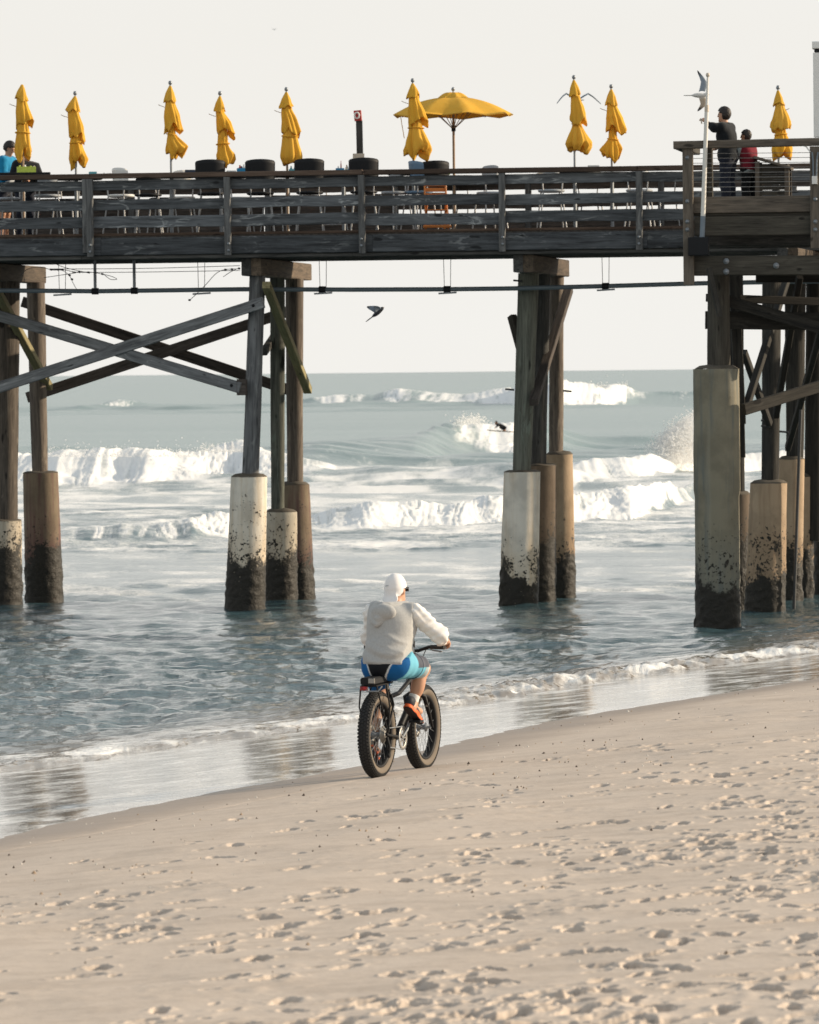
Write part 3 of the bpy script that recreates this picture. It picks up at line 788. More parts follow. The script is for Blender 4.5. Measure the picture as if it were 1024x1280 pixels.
def jacket(D, pb, pt, m, top=None, lean=0, parent=None, seed=0, fr=PF, bulge=.0, closed='flat', joint=None):
    """concrete sleeve: pb = (left, right) px at the water line, pt = (left, right, top y) px at its top, at distance D"""
    hor = lambda px: 464.9 - .01054 * (px - 512)
    c0 = at((pb[0] + pb[1]) / 2, hor((pb[0] + pb[1]) / 2) + H * F / D, D); r0 = (pb[1] - pb[0]) / 2 * D / F
    c1 = at((pt[0] + pt[1]) / 2, pt[2], D); r1 = (pt[1] - pt[0]) / 2 * D / F
    A = fr.uv(c0); B = fr.uv(c1)
    n = 44; zs = [-1.3] + list(np.linspace(-.25, 1.6, 40)) + list(np.linspace(1.65, B.z, max(4, int((B.z - 1.6) / .12))))
    zs = [z for z in zs if z <= B.z]; zs[-1] = B.z
    V = []
    th = np.arange(n) * 2 * math.pi / n
    for z in zs:
        k = z / B.z; r = r0 + (r1 - r0) * k; cx = A.x + (B.x - A.x) * k; cy = A.y + (B.y - A.y) * k
        wet = 1 - float(sstep(.55, 1.15, np.array(z)))
        rr = r * (1 + .012 * noise(th * r * 3 + seed, np.full(n, z * 2.0), seed)) + (.01 + .02 * wet) * np.maximum(noise(np.cos(th) * r / .07 + seed, np.sin(th) * r / .07 + z / .06, seed + 3), -.2) * (.25 + wet)
        if joint and z > joint: rr = rr + .022
        V += [(cx + a * math.cos(b), cy + a * math.sin(b), z) for a, b in zip(rr, th)]
    m_ = len(zs); Q = []
    for i in range(m_ - 1):
        for j in range(n): Q.append((i * n + j, i * n + (j + 1) % n, (i + 1) * n + (j + 1) % n, (i + 1) * n + j))
    # rounded grout shoulder on top
    tops = [(r1 * 1.003, .0), (r1 * .985, .012), (r1 * .8, .05 if closed == 'dome' else .03), (r1 * .3, .07 if closed == 'dome' else .035), (.01, .07 if closed == 'dome' else .035)]
    for (r, dz) in tops:
        V += [(B.x + r * math.cos(b), B.y + r * math.sin(b), B.z + dz + .008 * math.sin(b * 3 + seed)) for b in th]
    nw = len(Q)
    for i in range(m_, m_ + 4):
        for j in range(n): Q.append((i * n + j, i * n + (j + 1) % n, (i + 1) * n + (j + 1) % n, (i + 1) * n + j))
    me = np_mesh('concrete_jacket', V, Q, [M[m], M['grout']])
    mi = np.zeros(len(Q), np.int32); mi[nw:] = 1; me.polygons.foreach_set('material_index', mi); me.update()
    return link('concrete_jacket', me, parent)
def pile(D, wt, wb, m, pb=None, pt=None, jm=None, z1=None, seed=0, fr=PF, root=pier, closed='dome', joint=None, ztop=6.03):
    """timber pile: wt=(left,right,y) px high up, wb=(left,right,y) px low down; with its concrete sleeve as a sub-part"""
    a = fr.uv(at((wt[0] + wt[1]) / 2, wt[2], D)); b = fr.uv(at((wb[0] + wb[1]) / 2, wb[2], D))
    ra, rb_ = (wt[1] - wt[0]) / 2 * D / F, (wb[1] - wb[0]) / 2 * D / F
    k0 = (ztop - b.z) / (a.z - b.z); k1 = -.35
    P = lambda k: b + (a - b) * k
    n, rows = 18, 26; V, gc, Q = [], [], []
    for i in range(rows):
        k = k1 + (k0 - k1) * i / (rows - 1); c = P(k); r = rb_ + (ra - rb_) * k
        for j in range(n):
            th = 2 * math.pi * j / n
            rr = r * (1 + .05 * float(noise(np.array(th * 1.2 + seed * 3), np.array(c.z * .7), seed)) + .02 * math.sin(th * 5 + seed))
            V.append((c.x + rr * math.cos(th), c.y + rr * math.sin(th), c.z)); gc.append((c.z + seed * 2.1, rr * math.cos(th), rr * math.sin(th)))
    for i in range(rows - 1):
        for j in range(n): Q.append((i * n + j, i * n + (j + 1) % n, (i + 1) * n + (j + 1) % n, (i + 1) * n + j))
    o = link('pile', np_mesh('pile', V, Q, M[m], True, {'gc': ('FLOAT_VECTOR', gc)}), root)
    if pb: jacket(D, pb, pt, jm, parent=o, seed=seed, fr=fr, closed=closed, joint=joint)
    return o
# bent at the left edge
pile(119.2, (-14, 25, 350), (-10, 22, 640), 'pile', (-24, 28), (-22, 27, 651), 'conc_mid', seed=1, closed='flat')
pile(121.0, (33, 56, 350), (40, 60, 590), 'pile', (32, 79.5), (28.5, 72.5, 591), 'conc_brown', seed=2, closed='flat')
# second bent
pile(115.4, (312, 332, 345), (303, 324, 590), 'brace', (281, 331.5), (289, 334, 596), 'conc_crust', seed=3)
pile(118.0, (337.5, 356.5, 350), (339, 356, 632), 'pilegreen', (329, 372), (332.5, 371.5, 640), 'conc_mid', seed=4)
pile(119.7, (357, 379.5, 350), (359, 379, 600), 'pile', (352, 394), (350, 387, 606), 'conc_brown', seed=5)
# third bent
pile(115.6, (648, 674, 345), (641, 664, 585), 'pilegreen', (624, 673), (630, 675.5, 590), 'conc_pale', seed=6, closed='flat')
pile(117.0, (671, 688, 345), (663, 683, 578), 'piledark', (655, 695), (656, 695.5, 582), 'conc_dark', seed=7, closed='flat')
pile(119.9, (687, 705, 345), (686, 704, 562), 'pile', (683, 720), (682, 716, 568), 'conc_tan', seed=8)
# bent out of frame to the left, holding the deck
for k, (D_, x) in enumerate(((119.5, -352), (123, -315))):
    pile(D_, (x, x + 22, 350), (x - 4, x + 19, 600), 'pile', (x - 18, x + 30), (x - 16, x + 28, 610), 'conc_brown', seed=20 + k)
# bents behind the platform
pile(111.2, (953, 977, 345), (952, 974, 600), 'shadewood', (931, 982), (938, 984, 604), 'conc_tan', seed=9)
pile(116.6, (981, 1008, 345), (983, 1005, 570), 'shadewood', (970, 1003), (974, 1006, 574), 'conc_tan', seed=10)
pile(118.2, (1008, 1030, 345), (1006, 1030, 590), 'shadewood', (993, 1017), (990, 1017.5, 596), 'conc_tan', seed=11)
pile(119.5, (1020, 1046, 345), (1020, 1046, 590), 'shadewood', (1016, 1062), (1017, 1060, 638), 'conc_mid', seed=12)
pile(113.2, (911, 929, 345), (914, 931, 610), 'shadewood', (905, 936), (905, 938, 618), 'conc_dark', seed=13)

# --- cross braces and struts
def brace(p0, D0, p1, D1, hgt, m, t=.075, root=pier, fr=PF, name='cross_brace', bolts=True):
    a = fr.uv(at(*p0, D0)); b = fr.uv(at(*p1, D1)); mb = MB()
    mb.beam(a, b, t, hgt, up=(0, 0, 1), ch=.01)
    o = mb.obj(name, M[m], root)
    if bolts:
        bb = MB()
        for k in (.03, .97):
            c = a + (b - a) * k; bb.lathe([(0, -t / 2 - .035), (.02, -t / 2 - .035), (.03, -t / 2 - .012), (.03, -t / 2 + .004)], 10, (c.x, c.y, c.z), axis='Y')
        tag(bb.obj('bolt_heads', M['black'], o), kind='stuff')
    return o
brace((-60, 503), 118.2, (329, 378), 114.95, .20, 'brace')
brace((-60, 377), 118.6, (301, 485), 115.0, .20, 'brace')
brace((34, 497), 121.6, (376, 384), 120.4, .20, 'bracedark')
brace((28, 377), 121.9, (378, 493), 120.6, .20, 'bracedark')
mb = MB(); c = PF.uv(at(302.5, 484, 115.1)); mb.box((c.x, c.y, c.z), .16, .22, .29); mb.obj('brace_block', M['bracedark'], pier)
brace((-6, 360), 117.4, (61, 484), 121.2, .13, 'treated', .15, name='diagonal_strut')
brace((333, 356), 114.9, (385, 488), 119.3, .13, 'treated', .15, name='diagonal_strut')
brace((342, 422), 118.6, (330, 440), 117.2, .13, 'piledark', .12, name='diagonal_strut', bolts=False)
brace((711, 362), 119.6, (667, 503), 115.15, .13, 'bracedark', .16, name='diagonal_strut')
brace((640, 395), 115.9, (655, 450), 115.6, .14, 'platdark', .13, name='diagonal_strut', bolts=False)
for (x, y, D_) in ((638, 487, 115.5), (710, 489, 119.7), (648, 351, 115.4), (647, 362, 115.4), (958, 526, 111), (981, 540, 111), (958, 533, 111)):
    c = PF.uv(at(x, y, D_)); mb = MB(); mb.tube([c + Vector((-.09, 0, .01)), c + Vector((.07, 0, -.005))], .018, 6); mb.obj('bolt', M['cable'], pier)

# --- pipe slung under the deck
pipe = empty('service_pipe', PF.O, PF.yaw, 'long thin grey pipe slung on hangers under the pier deck', 'pipe')
PV = 1.15
pts = [PF.on(x, y, PV) for x, y in ((-420, 365), (-200, 363.5), (0, 363), (120, 364), (305, 361.5), (440, 362), (560, 361.5), (640, 360.5), (760, 357.5), (880, 354), (1100, 350))]
mb = MB(); mb.tube(pts, .042, 12); mb.obj('pipe_run', M['pipe'], pipe)
def pz(px):
    u = PF.on(px, 360, PV).x
    return u, float(np.interp(u, [p.x for p in pts], [p.z for p in pts]))
for x in (119, 168):
    u, z = pz(x); mb = MB(); mb.tube([(u, PV, z + .02), (u, PV, 6.36)], .028, 8); mb.obj('hanger_rod', M['galv'], pipe)
for x in (119, 168, 403, 559, 757):
    u, z = pz(x); mb = MB(); mb.tube([(u - .06, PV, z), (u + .06, PV, z)], .062, 12); mb.obj('pipe_coupling', M['black'], pipe)
for x in (78, 252, 404, 559.5, 757.5):
    u, z = pz(x)
    for s_ in (-.055, .055):
        mb = MB(); mb.tube([(u + s_, PV, z - .03), (u + s_ * 1.2, PV, 6.36)], .006, 5); mb.obj('hanger_wire', M['cable'], pipe)
    mb = MB(); mb.beam((u - .16, PV, z - .075), (u + .16, PV, z - .06), .1, .03); mb.obj('hanger_plate', M['galv'], pipe)
# --- loose wires
cab = empty('loose_wires', PF.O, PF.yaw, 'tangle of thin loose wires with clips drooping beneath the left deck', 'wires')
def wire(pp, v, r=.006, n=6, name='wire'):
    P_ = [PF.on(x, y, v) for x, y in pp]; q = []
    for i in range(len(P_) - 1):
        for k in range(6):
            t = k / 6; a = P_[max(i - 1, 0)]; b = P_[i]; c = P_[i + 1]; d = P_[min(i + 2, len(P_) - 1)]
            q.append(.5 * ((2 * b) + (c - a) * t + (2 * a - 5 * b + 4 * c - d) * t * t + (3 * b - a - 3 * c + d) * t ** 3))
    q.append(P_[-1]); mb = MB(); mb.tube(q, r, n); return mb.obj(name, M['cable'], cab)
wire([(62, 336), (120, 336), (200, 335), (300, 332)], .5); wire([(90, 340.5), (180, 340), (300, 338)], .55)
wire([(62, 337), (78, 337), (95, 340), (112, 340), (130, 343), (141, 346), (146, 349), (138, 349), (130, 343)], .45)
wire([(25, 345), (35, 336), (50, 334), (66, 337.5), (78, 338), (87, 345), (91, 353), (96, 362)], .5)
wire([(62, 326), (80, 334), (110, 341)], .5); wire([(55, 347), (75, 344), (95, 341)], .52)
wire([(300, 336), (281, 337), (270, 342), (258, 355), (245, 368), (236, 376)], .5); wire([(296, 336), (288, 340), (279, 346)], .5)
mb = MB()
for x, y in ((64, 337), (72, 337), (78, 337), (99, 340), (111, 340.5), (128, 342.5), (282, 337), (290, 336.5), (299, 335.5), (87, 344), (90, 349), (237, 375)):
    c = PF.on(x, y, .48); mb.tube([c + Vector((-.02, 0, .004)), c + Vector((.02, 0, -.004))], .018, 6)
tag(mb.obj('wire_clips', M['black'], cab), kind='stuff')

# ================================================================== THE LOOKOUT PLATFORM (right)
QF = Frame((at(940, 250, 104.9).x, 104.9, 0), 7.0)
plat = empty('lookout_platform', QF.O, QF.yaw, 'brown wooden lookout platform with cable railing at the right end', 'platform')
def ql(px, py, v=0.0): return QF.on(px, py, v)
def qbeam(name, p0, p1, hgt_px, t, m, v=0.0, level=True, ch=.01):
    a, b = ql(*p0, v), ql(*p1, v)
    if level: z = (a.z + b.z) / 2; a.z = b.z = z
    mb = MB(); mb.beam(a, b, t, hgt_px * 105 / F, ch=ch); return mb.obj(name, M[m], plat)
def qpost(px, y0, y1, wpx, m, v=0.0, t=.14, name='rail_post'):
    a, b = ql(px, y1, v), ql(px, y0, v); b.x = a.x
    mb = MB(); mb.beam(a, b, wpx * 105 / F, t, up=(0, 1, 0), ch=.012); return mb.obj(name, M[m], plat)
def qbolt(o, px, y, v, r=.035):
    c = ql(px, y, v); mb = MB(); mb.lathe([(0, -.03), (r * .5, -.03), (r * .55, -.012), (r, -.01), (r, .004)], 12, (c.x, c.y, c.z), axis='Y'); return mb.obj('bolt_head', M['galv'], o)
tr = qbeam('top_rail', (842.5, 181.5), (1075, 176), 9.5, .24, 'plat', -.02, level=False)
p1 = qpost(861.5, 184.8, 356, 13, 'plat', -.02); p2 = qpost(887.5, 184.8, 262, 8.5, 'platdark', .28); p3 = qpost(1020.5, 183, 310, 13.5, 'plat', -.04)
qpost(1140, 183, 310, 13, 'plat', -.02)
for y in (197, 251.5, 277, 287): qbolt(p1, 859.5, y, -.09)
for y in (249, 277, 287): qbolt(p3, 1019.5, y, -.115)
for k, z_y in enumerate(np.linspace(192, 240, 9)):
    a, b = ql(861, float(z_y), .03), ql(1130, float(z_y) - 2.4, .03); mb = MB(); mb.tube([a, b], .005, 5); mb.obj('rail_cable', M['cablesteel'], plat)
qbeam('kick_board', (866.5, 256.5), (1145, 252.5), 20.5, .06, 'plat', .06, level=False)
qbeam('kick_rail', (868, 268.6), (1145, 266.3), 4.0, .1, 'platdark', .12, level=False)
qbeam('rim_beam', (868.5, 283), (1145, 279.5), 24, .1, 'platdark', .05, level=False)
g = qbeam('girder', (866, 332), (1150, 330.5), 24, .16, 'platdark', .10, level=False)
for x, y in ((908, 326.5), (908, 339.5), (970.5, 332)): qbolt(g, x, y, .02, .05)
qbeam('girder', (866, 333), (1150, 331.5), 24, .16, 'platdark', 2.3, level=False)
# rail on the platform's left side, back rail
for y, h_ in ((181.5, 9.0), (256.5, 20)):
    a = ql(850 if h_ < 12 else 863, y, .14); mb = MB(); mb.beam((a.x, .12, a.z - .002), (a.x, 3.2, a.z - .002), .2 if h_ < 12 else .05, h_ * 105 / F, ch=.01); mb.obj('side_rail', M['platdark'], plat)
# deck of the platform: planks across
PD = 6.86; mb = MB(); u = ql(868, 260).x
while u < 6.2: mb.beam((u, .12, PD - .03), (u, 3.4, PD - .03), .14, .05, ch=.004); u += .146
tag(mb.obj('deck_planks', M['deckwood'], plat), kind='stuff')
for v in (.6, 1.2, 1.8, 2.6, 3.3):
    mb = MB(); mb.beam((ql(868, 260).x, v, 6.48), (6.2, v, 6.48), .1, .36, ch=.01); mb.obj('joist', M['piledark'], plat)
# the big concrete column and its timber stub, and another out to the right
cp = pile(105.7, (884.5, 912, 345), (884, 913, 450), 'platdark', (869, 926), (868.5, 922.5, 461), 'conc_olive', seed=15, fr=QF, root=plat, closed='dome', joint=QF.uv(at(896, 618, 105.7)).z, ztop=6.0)
pile(105.7, (1060, 1086, 345), (1060, 1086, 450), 'pile', (1046, 1100), (1046, 1098, 461), 'conc_olive', seed=16, fr=QF, root=plat, ztop=6.02)
# timbers under the platform
def qbrace(p0, D0, p1, D1, h_, m='shadewood', t=.09, name='cross_brace'): return brace(p0, D0, p1, D1, h_ * 108 / F, m, t, plat, QF, name, False)
qbrace((882, 400), 106.2, (1060, 402), 106.4, 22, t=.1, name='wale_beam'); qbrace((906, 375), 105.9, (1060, 420), 105.9, 14)
qbrace((884, 372), 107.5, (1050, 378), 108.5, 10, t=.1, name='wale_beam')
qbrace((930, 512), 106, (1060, 472), 107.5, 14); qbrace((985, 345), 110, (931, 515), 107, 9, t=.11, name='diagonal_strut')
qbrace((886, 335), 104.55, (900, 395), 104.6, 6, t=.08, name='diagonal_strut'); qbrace((918, 345), 106.9, (926, 530), 106.9, 13, t=.12, name='strut_post')
qbrace((930, 440), 109.5, (962, 530), 110.6, 9, t=.1, name='diagonal_strut'); qbrace((925, 490), 107.2, (927, 572), 107.2, 10, t=.1, name='strut_post')
qbrace((1000, 345), 108, (970, 520), 110, 10, t=.1, name='diagonal_strut'); qbrace((1030, 400), 108, (985, 560), 114, 9, t=.1, name='diagonal_strut')
qbrace((945, 345), 108.5, (1040, 345), 108.5, 16, t=.12, name='wale_beam')
mb = MB(); a, b = QF.uv(at(999.5, 560, 111)), QF.uv(at(993, 752, 111)); mb.tube([a + (a - b) * .25, b + (b - a) * .05], .028, 8); mb.obj('conduit', M['cable'], plat)

# --- flagpole with its black bracket
fp = empty('flagpole', QF.O, QF.yaw, 'slim white flagpole with grey foot on the corner of the platform', 'flagpole')
a, b, c, d = ql(877.5, 297, -.24), ql(879, 270, -.24), ql(883.6, 135, -.24), ql(885, 95, -.24)
mb = MB(); mb.tube([a - Vector((0, 0, .1)), b], .042, 12); mb.obj('foot_sleeve', M['greypole'], fp)
mb = MB(); mb.tube([b, c], [.04, .033], 12); mb.obj('pole', M['whitepole'], fp)
mb = MB(); mb.tube([c, d], [.024, .018], 12); mb.obj('pole_tip', M['whitepole'], fp)
mb = MB(); mb.lathe([(0, -.035), (.025, -.03), (.034, 0), (.025, .03), (0, .035)], 12, tuple(d + Vector((0, 0, .02)))); mb.obj('finial_ball', M['cream'], fp)
mb = MB(); q = (b + c) / 2; mb.tube([c - Vector((0, 0, .06)), c + Vector((0, 0, .05))], .037, 12); mb.obj('pole_collar', M['cream'], fp)
c = ql(873.5, 308, -.2); mb = MB(); mb.box((c.x, -.2, c.z), 25 * 105 / F, .22, 23 * 105 / F, ch=.015); mb.obj('bracket_box', M['black'], fp)
mb = MB(); c = ql(882, 150, -.24)
mb.tube([c + Vector((-.045, 0, .0)), c + Vector((-.075, 0, .03)), c + Vector((-.06, 0, -.06))], .012, 6); mb.obj('rope_cleat', M['cream'], fp)
# --- square white light column standing on the right post
lc_ = empty('light_column', QF.O, QF.yaw, 'square white column with a box head at the right edge above the platform', 'column')
a, b = ql(1028, 171.3, .02), ql(1028, 66, .02)
mb = MB(); mb.beam((a.x, .02, a.z), (a.x, .02, b.z), 20 * 105 / F, .26, up=(0, 1, 0), ch=.01); mb.obj('column_shaft', M['white'], lc_)
mb = MB(); c = ql(1028, 56.5, .02); mb.box((c.x, .02, c.z), 24 * 105 / F, .32, 9 * 105 / F, ch=.012); mb.obj('column_head', M['white'], lc_)
mb = MB(); c = ql(1028, 63, .02); mb.box((c.x, .02, c.z), 19 * 105 / F, .24, 4.2 * 105 / F); mb.obj('vent_band', M['black'], lc_)
jb = empty('junction_box', QF.O, QF.yaw, 'small white junction box with two conduits on the right post', 'junction box')
c = ql(1018.5, 225, -.15); mb = MB(); mb.box((c.x, c.y, c.z), 6.5 * 105 / F, .06, 10 * 105 / F); mb.obj('box_body', M['white'], jb)
for s_ in (-1.6, 2.2):
    mb = MB(); mb.tube([ql(1018.5 + s_, 220, -.15), ql(1018.5 + s_ * 1.2, 200, -.15), ql(1018.5 + s_ * 2, 190, -.15)], .014, 6); mb.obj('conduit', M['greypole'], jb)
mb = MB(); mb.tube([ql(1013, 190, -.12), ql(1008, 183, -.1), ql(1000, 180.5, -.1), ql(990, 180.8, -.1)], .012, 6); mb.obj('conduit', M['white'], jb)

# ================================================================== ON THE DECK
def deck_at(px, D): 
    """foot point on the pier deck for a pixel column at distance D, as a world point"""
    p = at(px, 300, D); return Vector((p.x, D, DECK))
def zpx(px, py, D): return at(px, py, D).z
# ---- parasols, furled: one lathe per tier of cloth, folded and lopsided, each with its own measures from the photograph
def tier(name, rows, parent, seed, folds=7, fold=.16, hem=.02, n=56):
    """rows: (z, x_left, x_right) in metres about the pole, top to bottom; closed underneath with a turned-in hem"""
    V, Q = [], []; th = np.arange(n) * 2 * math.pi / n
    zs = [r[0] for r in rows]; m = max(16, int((zs[0] - zs[-1]) / .03))
    ph = seed * 1.7
    zz = np.linspace(zs[0], zs[-1], m); zi = np.array(zs)[::-1]
    xl = np.interp(zz, zi, np.array([r[1] for r in rows])[::-1]); xr = np.interp(zz, zi, np.array([r[2] for r in rows])[::-1])
    for i in range(m):
        k = i / (m - 1); r = (xr[i] - xl[i]) / 2; c = (xr[i] + xl[i]) / 2
        fo = 1 + fold * (.35 + .65 * k) * ((1.2 * np.abs(np.sin(th * folds / 2 + ph + .8 * math.sin(k * 3 + seed))) - .7) * .8 + .8 * noise(th * 1.6 + seed * 5, np.full(n, k * 1.4 + seed), seed))
        fo = fo / fo.max() * (1.0 + .0 * k)
        hz = hem * k * k * noise(th * 1.1 + seed * 2.3, np.full(n, seed * 1.3), seed + 7) * 2.2 if k > .2 else 0 * th
        for j in range(n):
            V.append((c + r * fo[j] * math.cos(th[j]), r * .92 * fo[j] * math.sin(th[j]), zz[i] + hz[j]))
    b = np.array(V[-n:]); ctr = b.mean(0)
    for q, up in ((.82, .02), (.4, .06), (.12, .1)):
        for j in range(n): V.append(tuple(ctr + (b[j] - ctr) * np.array([q, q, 1]) + np.array([0, 0, up])))
    for i in range(m + 2):
        for j in range(n): Q.append((i * n + j, i * n + n + j, i * n + n + (j + 1) % n, i * n + (j + 1) % n))
    return link(name, np_mesh(name, V, Q, M['canvas']), parent)
def furled(cx, D, fin, vent, main, tie, skirt, label, base=None, seed=0, polemat='galv', strap=1, hidden_finial=False, gbase=None):
    """vent/main/tie/skirt = (left px, right px, y px of the lower edge); fin = y px of the top"""
    k = D / F; base = DECK if base is None else base
    foot = Vector((at(cx, 300, D).x, D, base))
    o = empty('parasol', foot, 0, label, 'parasol', 'furled yellow parasols along the pier')
    Z = lambda y: at(cx, y, D).z - base
    X = lambda px: (px - cx) * k
    top = fin + (0 if hidden_finial else 5.5)
    zt = Z(top)
    mb = MB(); mb.tube([(0, 0, 0), (0, 0, zt - .02)], .021, 10); mb.obj('pole', M[polemat], o)
    if not hidden_finial:
        mb = MB(); mb.tube([(0, 0, zt - .03), (0, 0, zt + .035)], .014, 8); mb.lathe([(0, -.045), (.03, -.03), (.036, 0), (.025, .03), (0, .04)], 12, (0, 0, zt + .055)); mb.obj('finial', M['galv'], o)
    mid = lambda a, b, t: a + (b - a) * t
    tier('vent_cap', [(zt, -.02, .02), (Z(mid(top, vent[2], .45)), X(mid(cx, vent[0], .62)), X(mid(cx, vent[1], .62))), (Z(vent[2]), X(vent[0]), X(vent[1]))], o, seed + 1, 8, .18, .035)
    tier('upper_drape', [(Z(vent[2] - 7), X(mid(vent[0], vent[1], .2)), X(mid(vent[0], vent[1], .8))), (Z(vent[2] + 4), X(vent[0] + 3), X(vent[1] - 1)), (Z(mid(vent[2], main[2], .5)), X(mid(vent[0] + 2, main[0], .5)), X(mid(vent[1], main[1], .5))), (Z(main[2]), X(main[0]), X(main[1]))], o, seed + 2, 9, .30, .08)
    tier('lower_drape', [(Z(main[2] - 8), X(mid(tie[0], tie[1], .15)), X(mid(tie[0], tie[1], .85))), (Z(tie[2]), X(tie[0]), X(tie[1])), (Z(mid(tie[2], skirt[2], .4)), X(mid(tie[0], skirt[0], .45)), X(mid(tie[1], skirt[1], .45))), (Z(mid(tie[2], skirt[2], .78)), X(skirt[0]), X(skirt[1])), (Z(skirt[2]), X(mid(skirt[0], tie[0], .25)), X(mid(skirt[1], tie[1], .3)))], o, seed + 3, 9, .40, .09)
    mb = MB(); z = Z(tie[2]); r = (tie[1] - tie[0]) / 2 * k * 1.03; c = ((tie[0] + tie[1]) / 2 - cx) * k
    mb.tube([(c + r * math.cos(a), r * .95 * math.sin(a), z + .012 * math.sin(a + seed)) for a in np.linspace(0, 2 * math.pi, 17)], .012, 5); mb.obj('tie_strap', M['canvas'], o)
    if strap:
        mb = MB(); sx = -1 if strap == 1 else 1; x = X(vent[0] if sx < 0 else vent[1] - 1); z = Z(vent[2] + 6)
        mb.tube([(x - sx * .05, -.02, z - .03), (x + sx * .035, -.03, z + .0), (x + sx * .075, -.02, z + .02)], .006, 5); mb.obj('loose_strap', M['tan'], o)
    return o
furled(30, 116.6, 105.5, (19, 38, 125), (20, 45, 157), (21, 39, 166), (18.5, 42, 194.5), 'furled yellow parasol at the far left, beside the man in the blue jacket', seed=10, hidden_finial=True, polemat='tan')
furled(96, 117.6, 114.5, (83, 103, 138.5), (87, 109.5, 171), (88.5, 104, 178), (86, 113, 204), 'furled yellow parasol above the teal box, second from the left end', seed=20)
furled(215, 117.0, 101.5, (205, 223, 126), (204.5, 232, 161), (210, 222, 168), (206.5, 239, 194), 'tall furled yellow parasol by the white chair backs left of the black chairs', seed=30, strap=1)
furled(277, 117.6, 114.5, (268, 284, 137.5), (272, 298, 169), (272, 288, 180), (270, 296.5, 203), 'furled yellow parasol standing right over the leftmost black chair back', seed=40)
furled(360, 117.2, 109.5, (350, 369, 133), (353, 379, 166), (354, 374, 170), (348.5, 381, 203), 'furled yellow parasol over the teal caddy between two black chair backs', seed=50, polemat='tan')
furled(518, 116.6, 98.5, (509, 528, 121.5), (510, 539.5, 155), (512, 531, 160), (503, 545, 192), 'tall furled yellow parasol in front of the open parasol', seed=60)
furled(719.5, 117.0, 94.5, (712, 729, 119), (713.5, 737, 151), (716.5, 728, 154), (707, 744, 187), 'tallest furled yellow parasol, with a gull flying behind it', seed=70, strap=0)
furled(766, 117.6, 106, (757, 775, 130.5), (757, 787, 165), (761, 774, 174), (749.5, 781, 197), 'furled yellow parasol just right of the one with the gull behind', seed=80)
furled(974.5, 113.6, 107.5, (967, 984, 131), (963, 994, 163), (970, 985, 168), (962, 995.5, 194), 'furled yellow parasol behind the platform railing, beside the child', seed=90, strap=2, base=DECK)
# ---- the open parasol
def open_parasol():
    D = 118.6; k = D / F; cx = 568.5
    foot = Vector((at(cx, 300, D).x, D, DECK))
    o = empty('parasol', foot, 0, 'opened yellow market parasol, the only one spread out', 'parasol')
    Z = lambda y: at(cx, y, D).z - DECK
    rim, topz = Z(147), Z(116); Rr = 77 * k
    mb = MB(); mb.tube([(0, 0, 0), (0, 0, topz)], .024, 10); mb.obj('pole', M['tan'], o)
    mb = MB(); mb.tube([(0, 0, topz), (0, 0, topz + .05)], .015, 8); mb.lathe([(0, -.04), (.03, -.025), (.036, 0), (.024, .03), (0, .04)], 12, (0, 0, topz + .07)); mb.obj('finial', M['galv'], o)
    def shell(name, r0, z0, r1, z1, rows, sag, hemdrop, bulge):
        V, Q = [], []; n = 64
        for lay in (0, 1):
            for i in range(rows + 1):
                t = i / rows
                for j in range(n):
                    a = 2 * math.pi * j / n + .22; f = (a - .22) / (2 * math.pi) * 8; w_ = abs((f % 1) - .5) * 2      # 1 at a rib, 0 between
                    r = r0 + (r1 - r0) * t; oct_ = 1 / math.cos((1 - w_) * 0) * (1 - .076 * (1 - w_ ** 2))
                    z = z0 + (z1 - z0) * t + bulge * math.sin(math.pi * t) - sag * (1 - w_) * t - lay * .008
                    V.append((r * oct_ * math.cos(a), r * oct_ * math.sin(a), z))
        m = rows + 1
        for lay in (0, 1):
            for i in range(rows):
                for j in range(n):
                    q = [lay * m * n + i * n + j, lay * m * n + i * n + (j + 1) % n, lay * m * n + (i + 1) * n + (j + 1) % n, lay * m * n + (i + 1) * n + j]
                    Q.append(q[::-1] if lay == 0 else q)
        for j in range(n): Q.append([rows * n + j, rows * n + (j + 1) % n, (m + rows) * n + (j + 1) % n, (m + rows) * n + j])
        return link(name, np_mesh(name, V, Q, M['canvas']), o)
    shell('canopy', .13, Z(121), Rr, rim + .06, 16, .05, 0, .07)
    shell('vent_cap', .02, topz, 19.5 * k, Z(122), 8, .015, 0, .045)
    mb = MB(); hub = Z(160); mb.tube([(0, 0, hub - .06), (0, 0, hub + .05)], .04, 10); mb.obj('runner_hub', M['black'], o)
    for j in range(8):
        a = 2 * math.pi * j / 8 + .22 + 2 * math.pi / 16 * 0; ca, sa = math.cos(a), math.sin(a)
        mb = MB(); mb.tube([(.05 * ca, .05 * sa, Z(121.5)), (Rr * .5 * ca, Rr * .5 * sa, (Z(121.5) + rim + .06) / 2 + .055), (Rr * .985 * ca, Rr * .985 * sa, rim + .045)], .01, 6); rb = mb.obj('rib', M['tan'], o)
        mb = MB(); mb.tube([(.03 * ca, .03 * sa, hub), (Rr * .45 * ca, Rr * .45 * sa, (Z(121.5) + rim) / 2 + .06)], .008, 6); mb.obj('stretcher', M['tan'], rb)
    mb = MB(); a = math.pi + .05; mb.tube([(-Rr * .86, -.2, rim + .06), (-Rr * .84, -.2, rim - .1), (-Rr * .8, -.2, rim - .38)], .007, 5); mb.obj('hanging_strap', M['canvas'], o)
    return o
open_parasol()
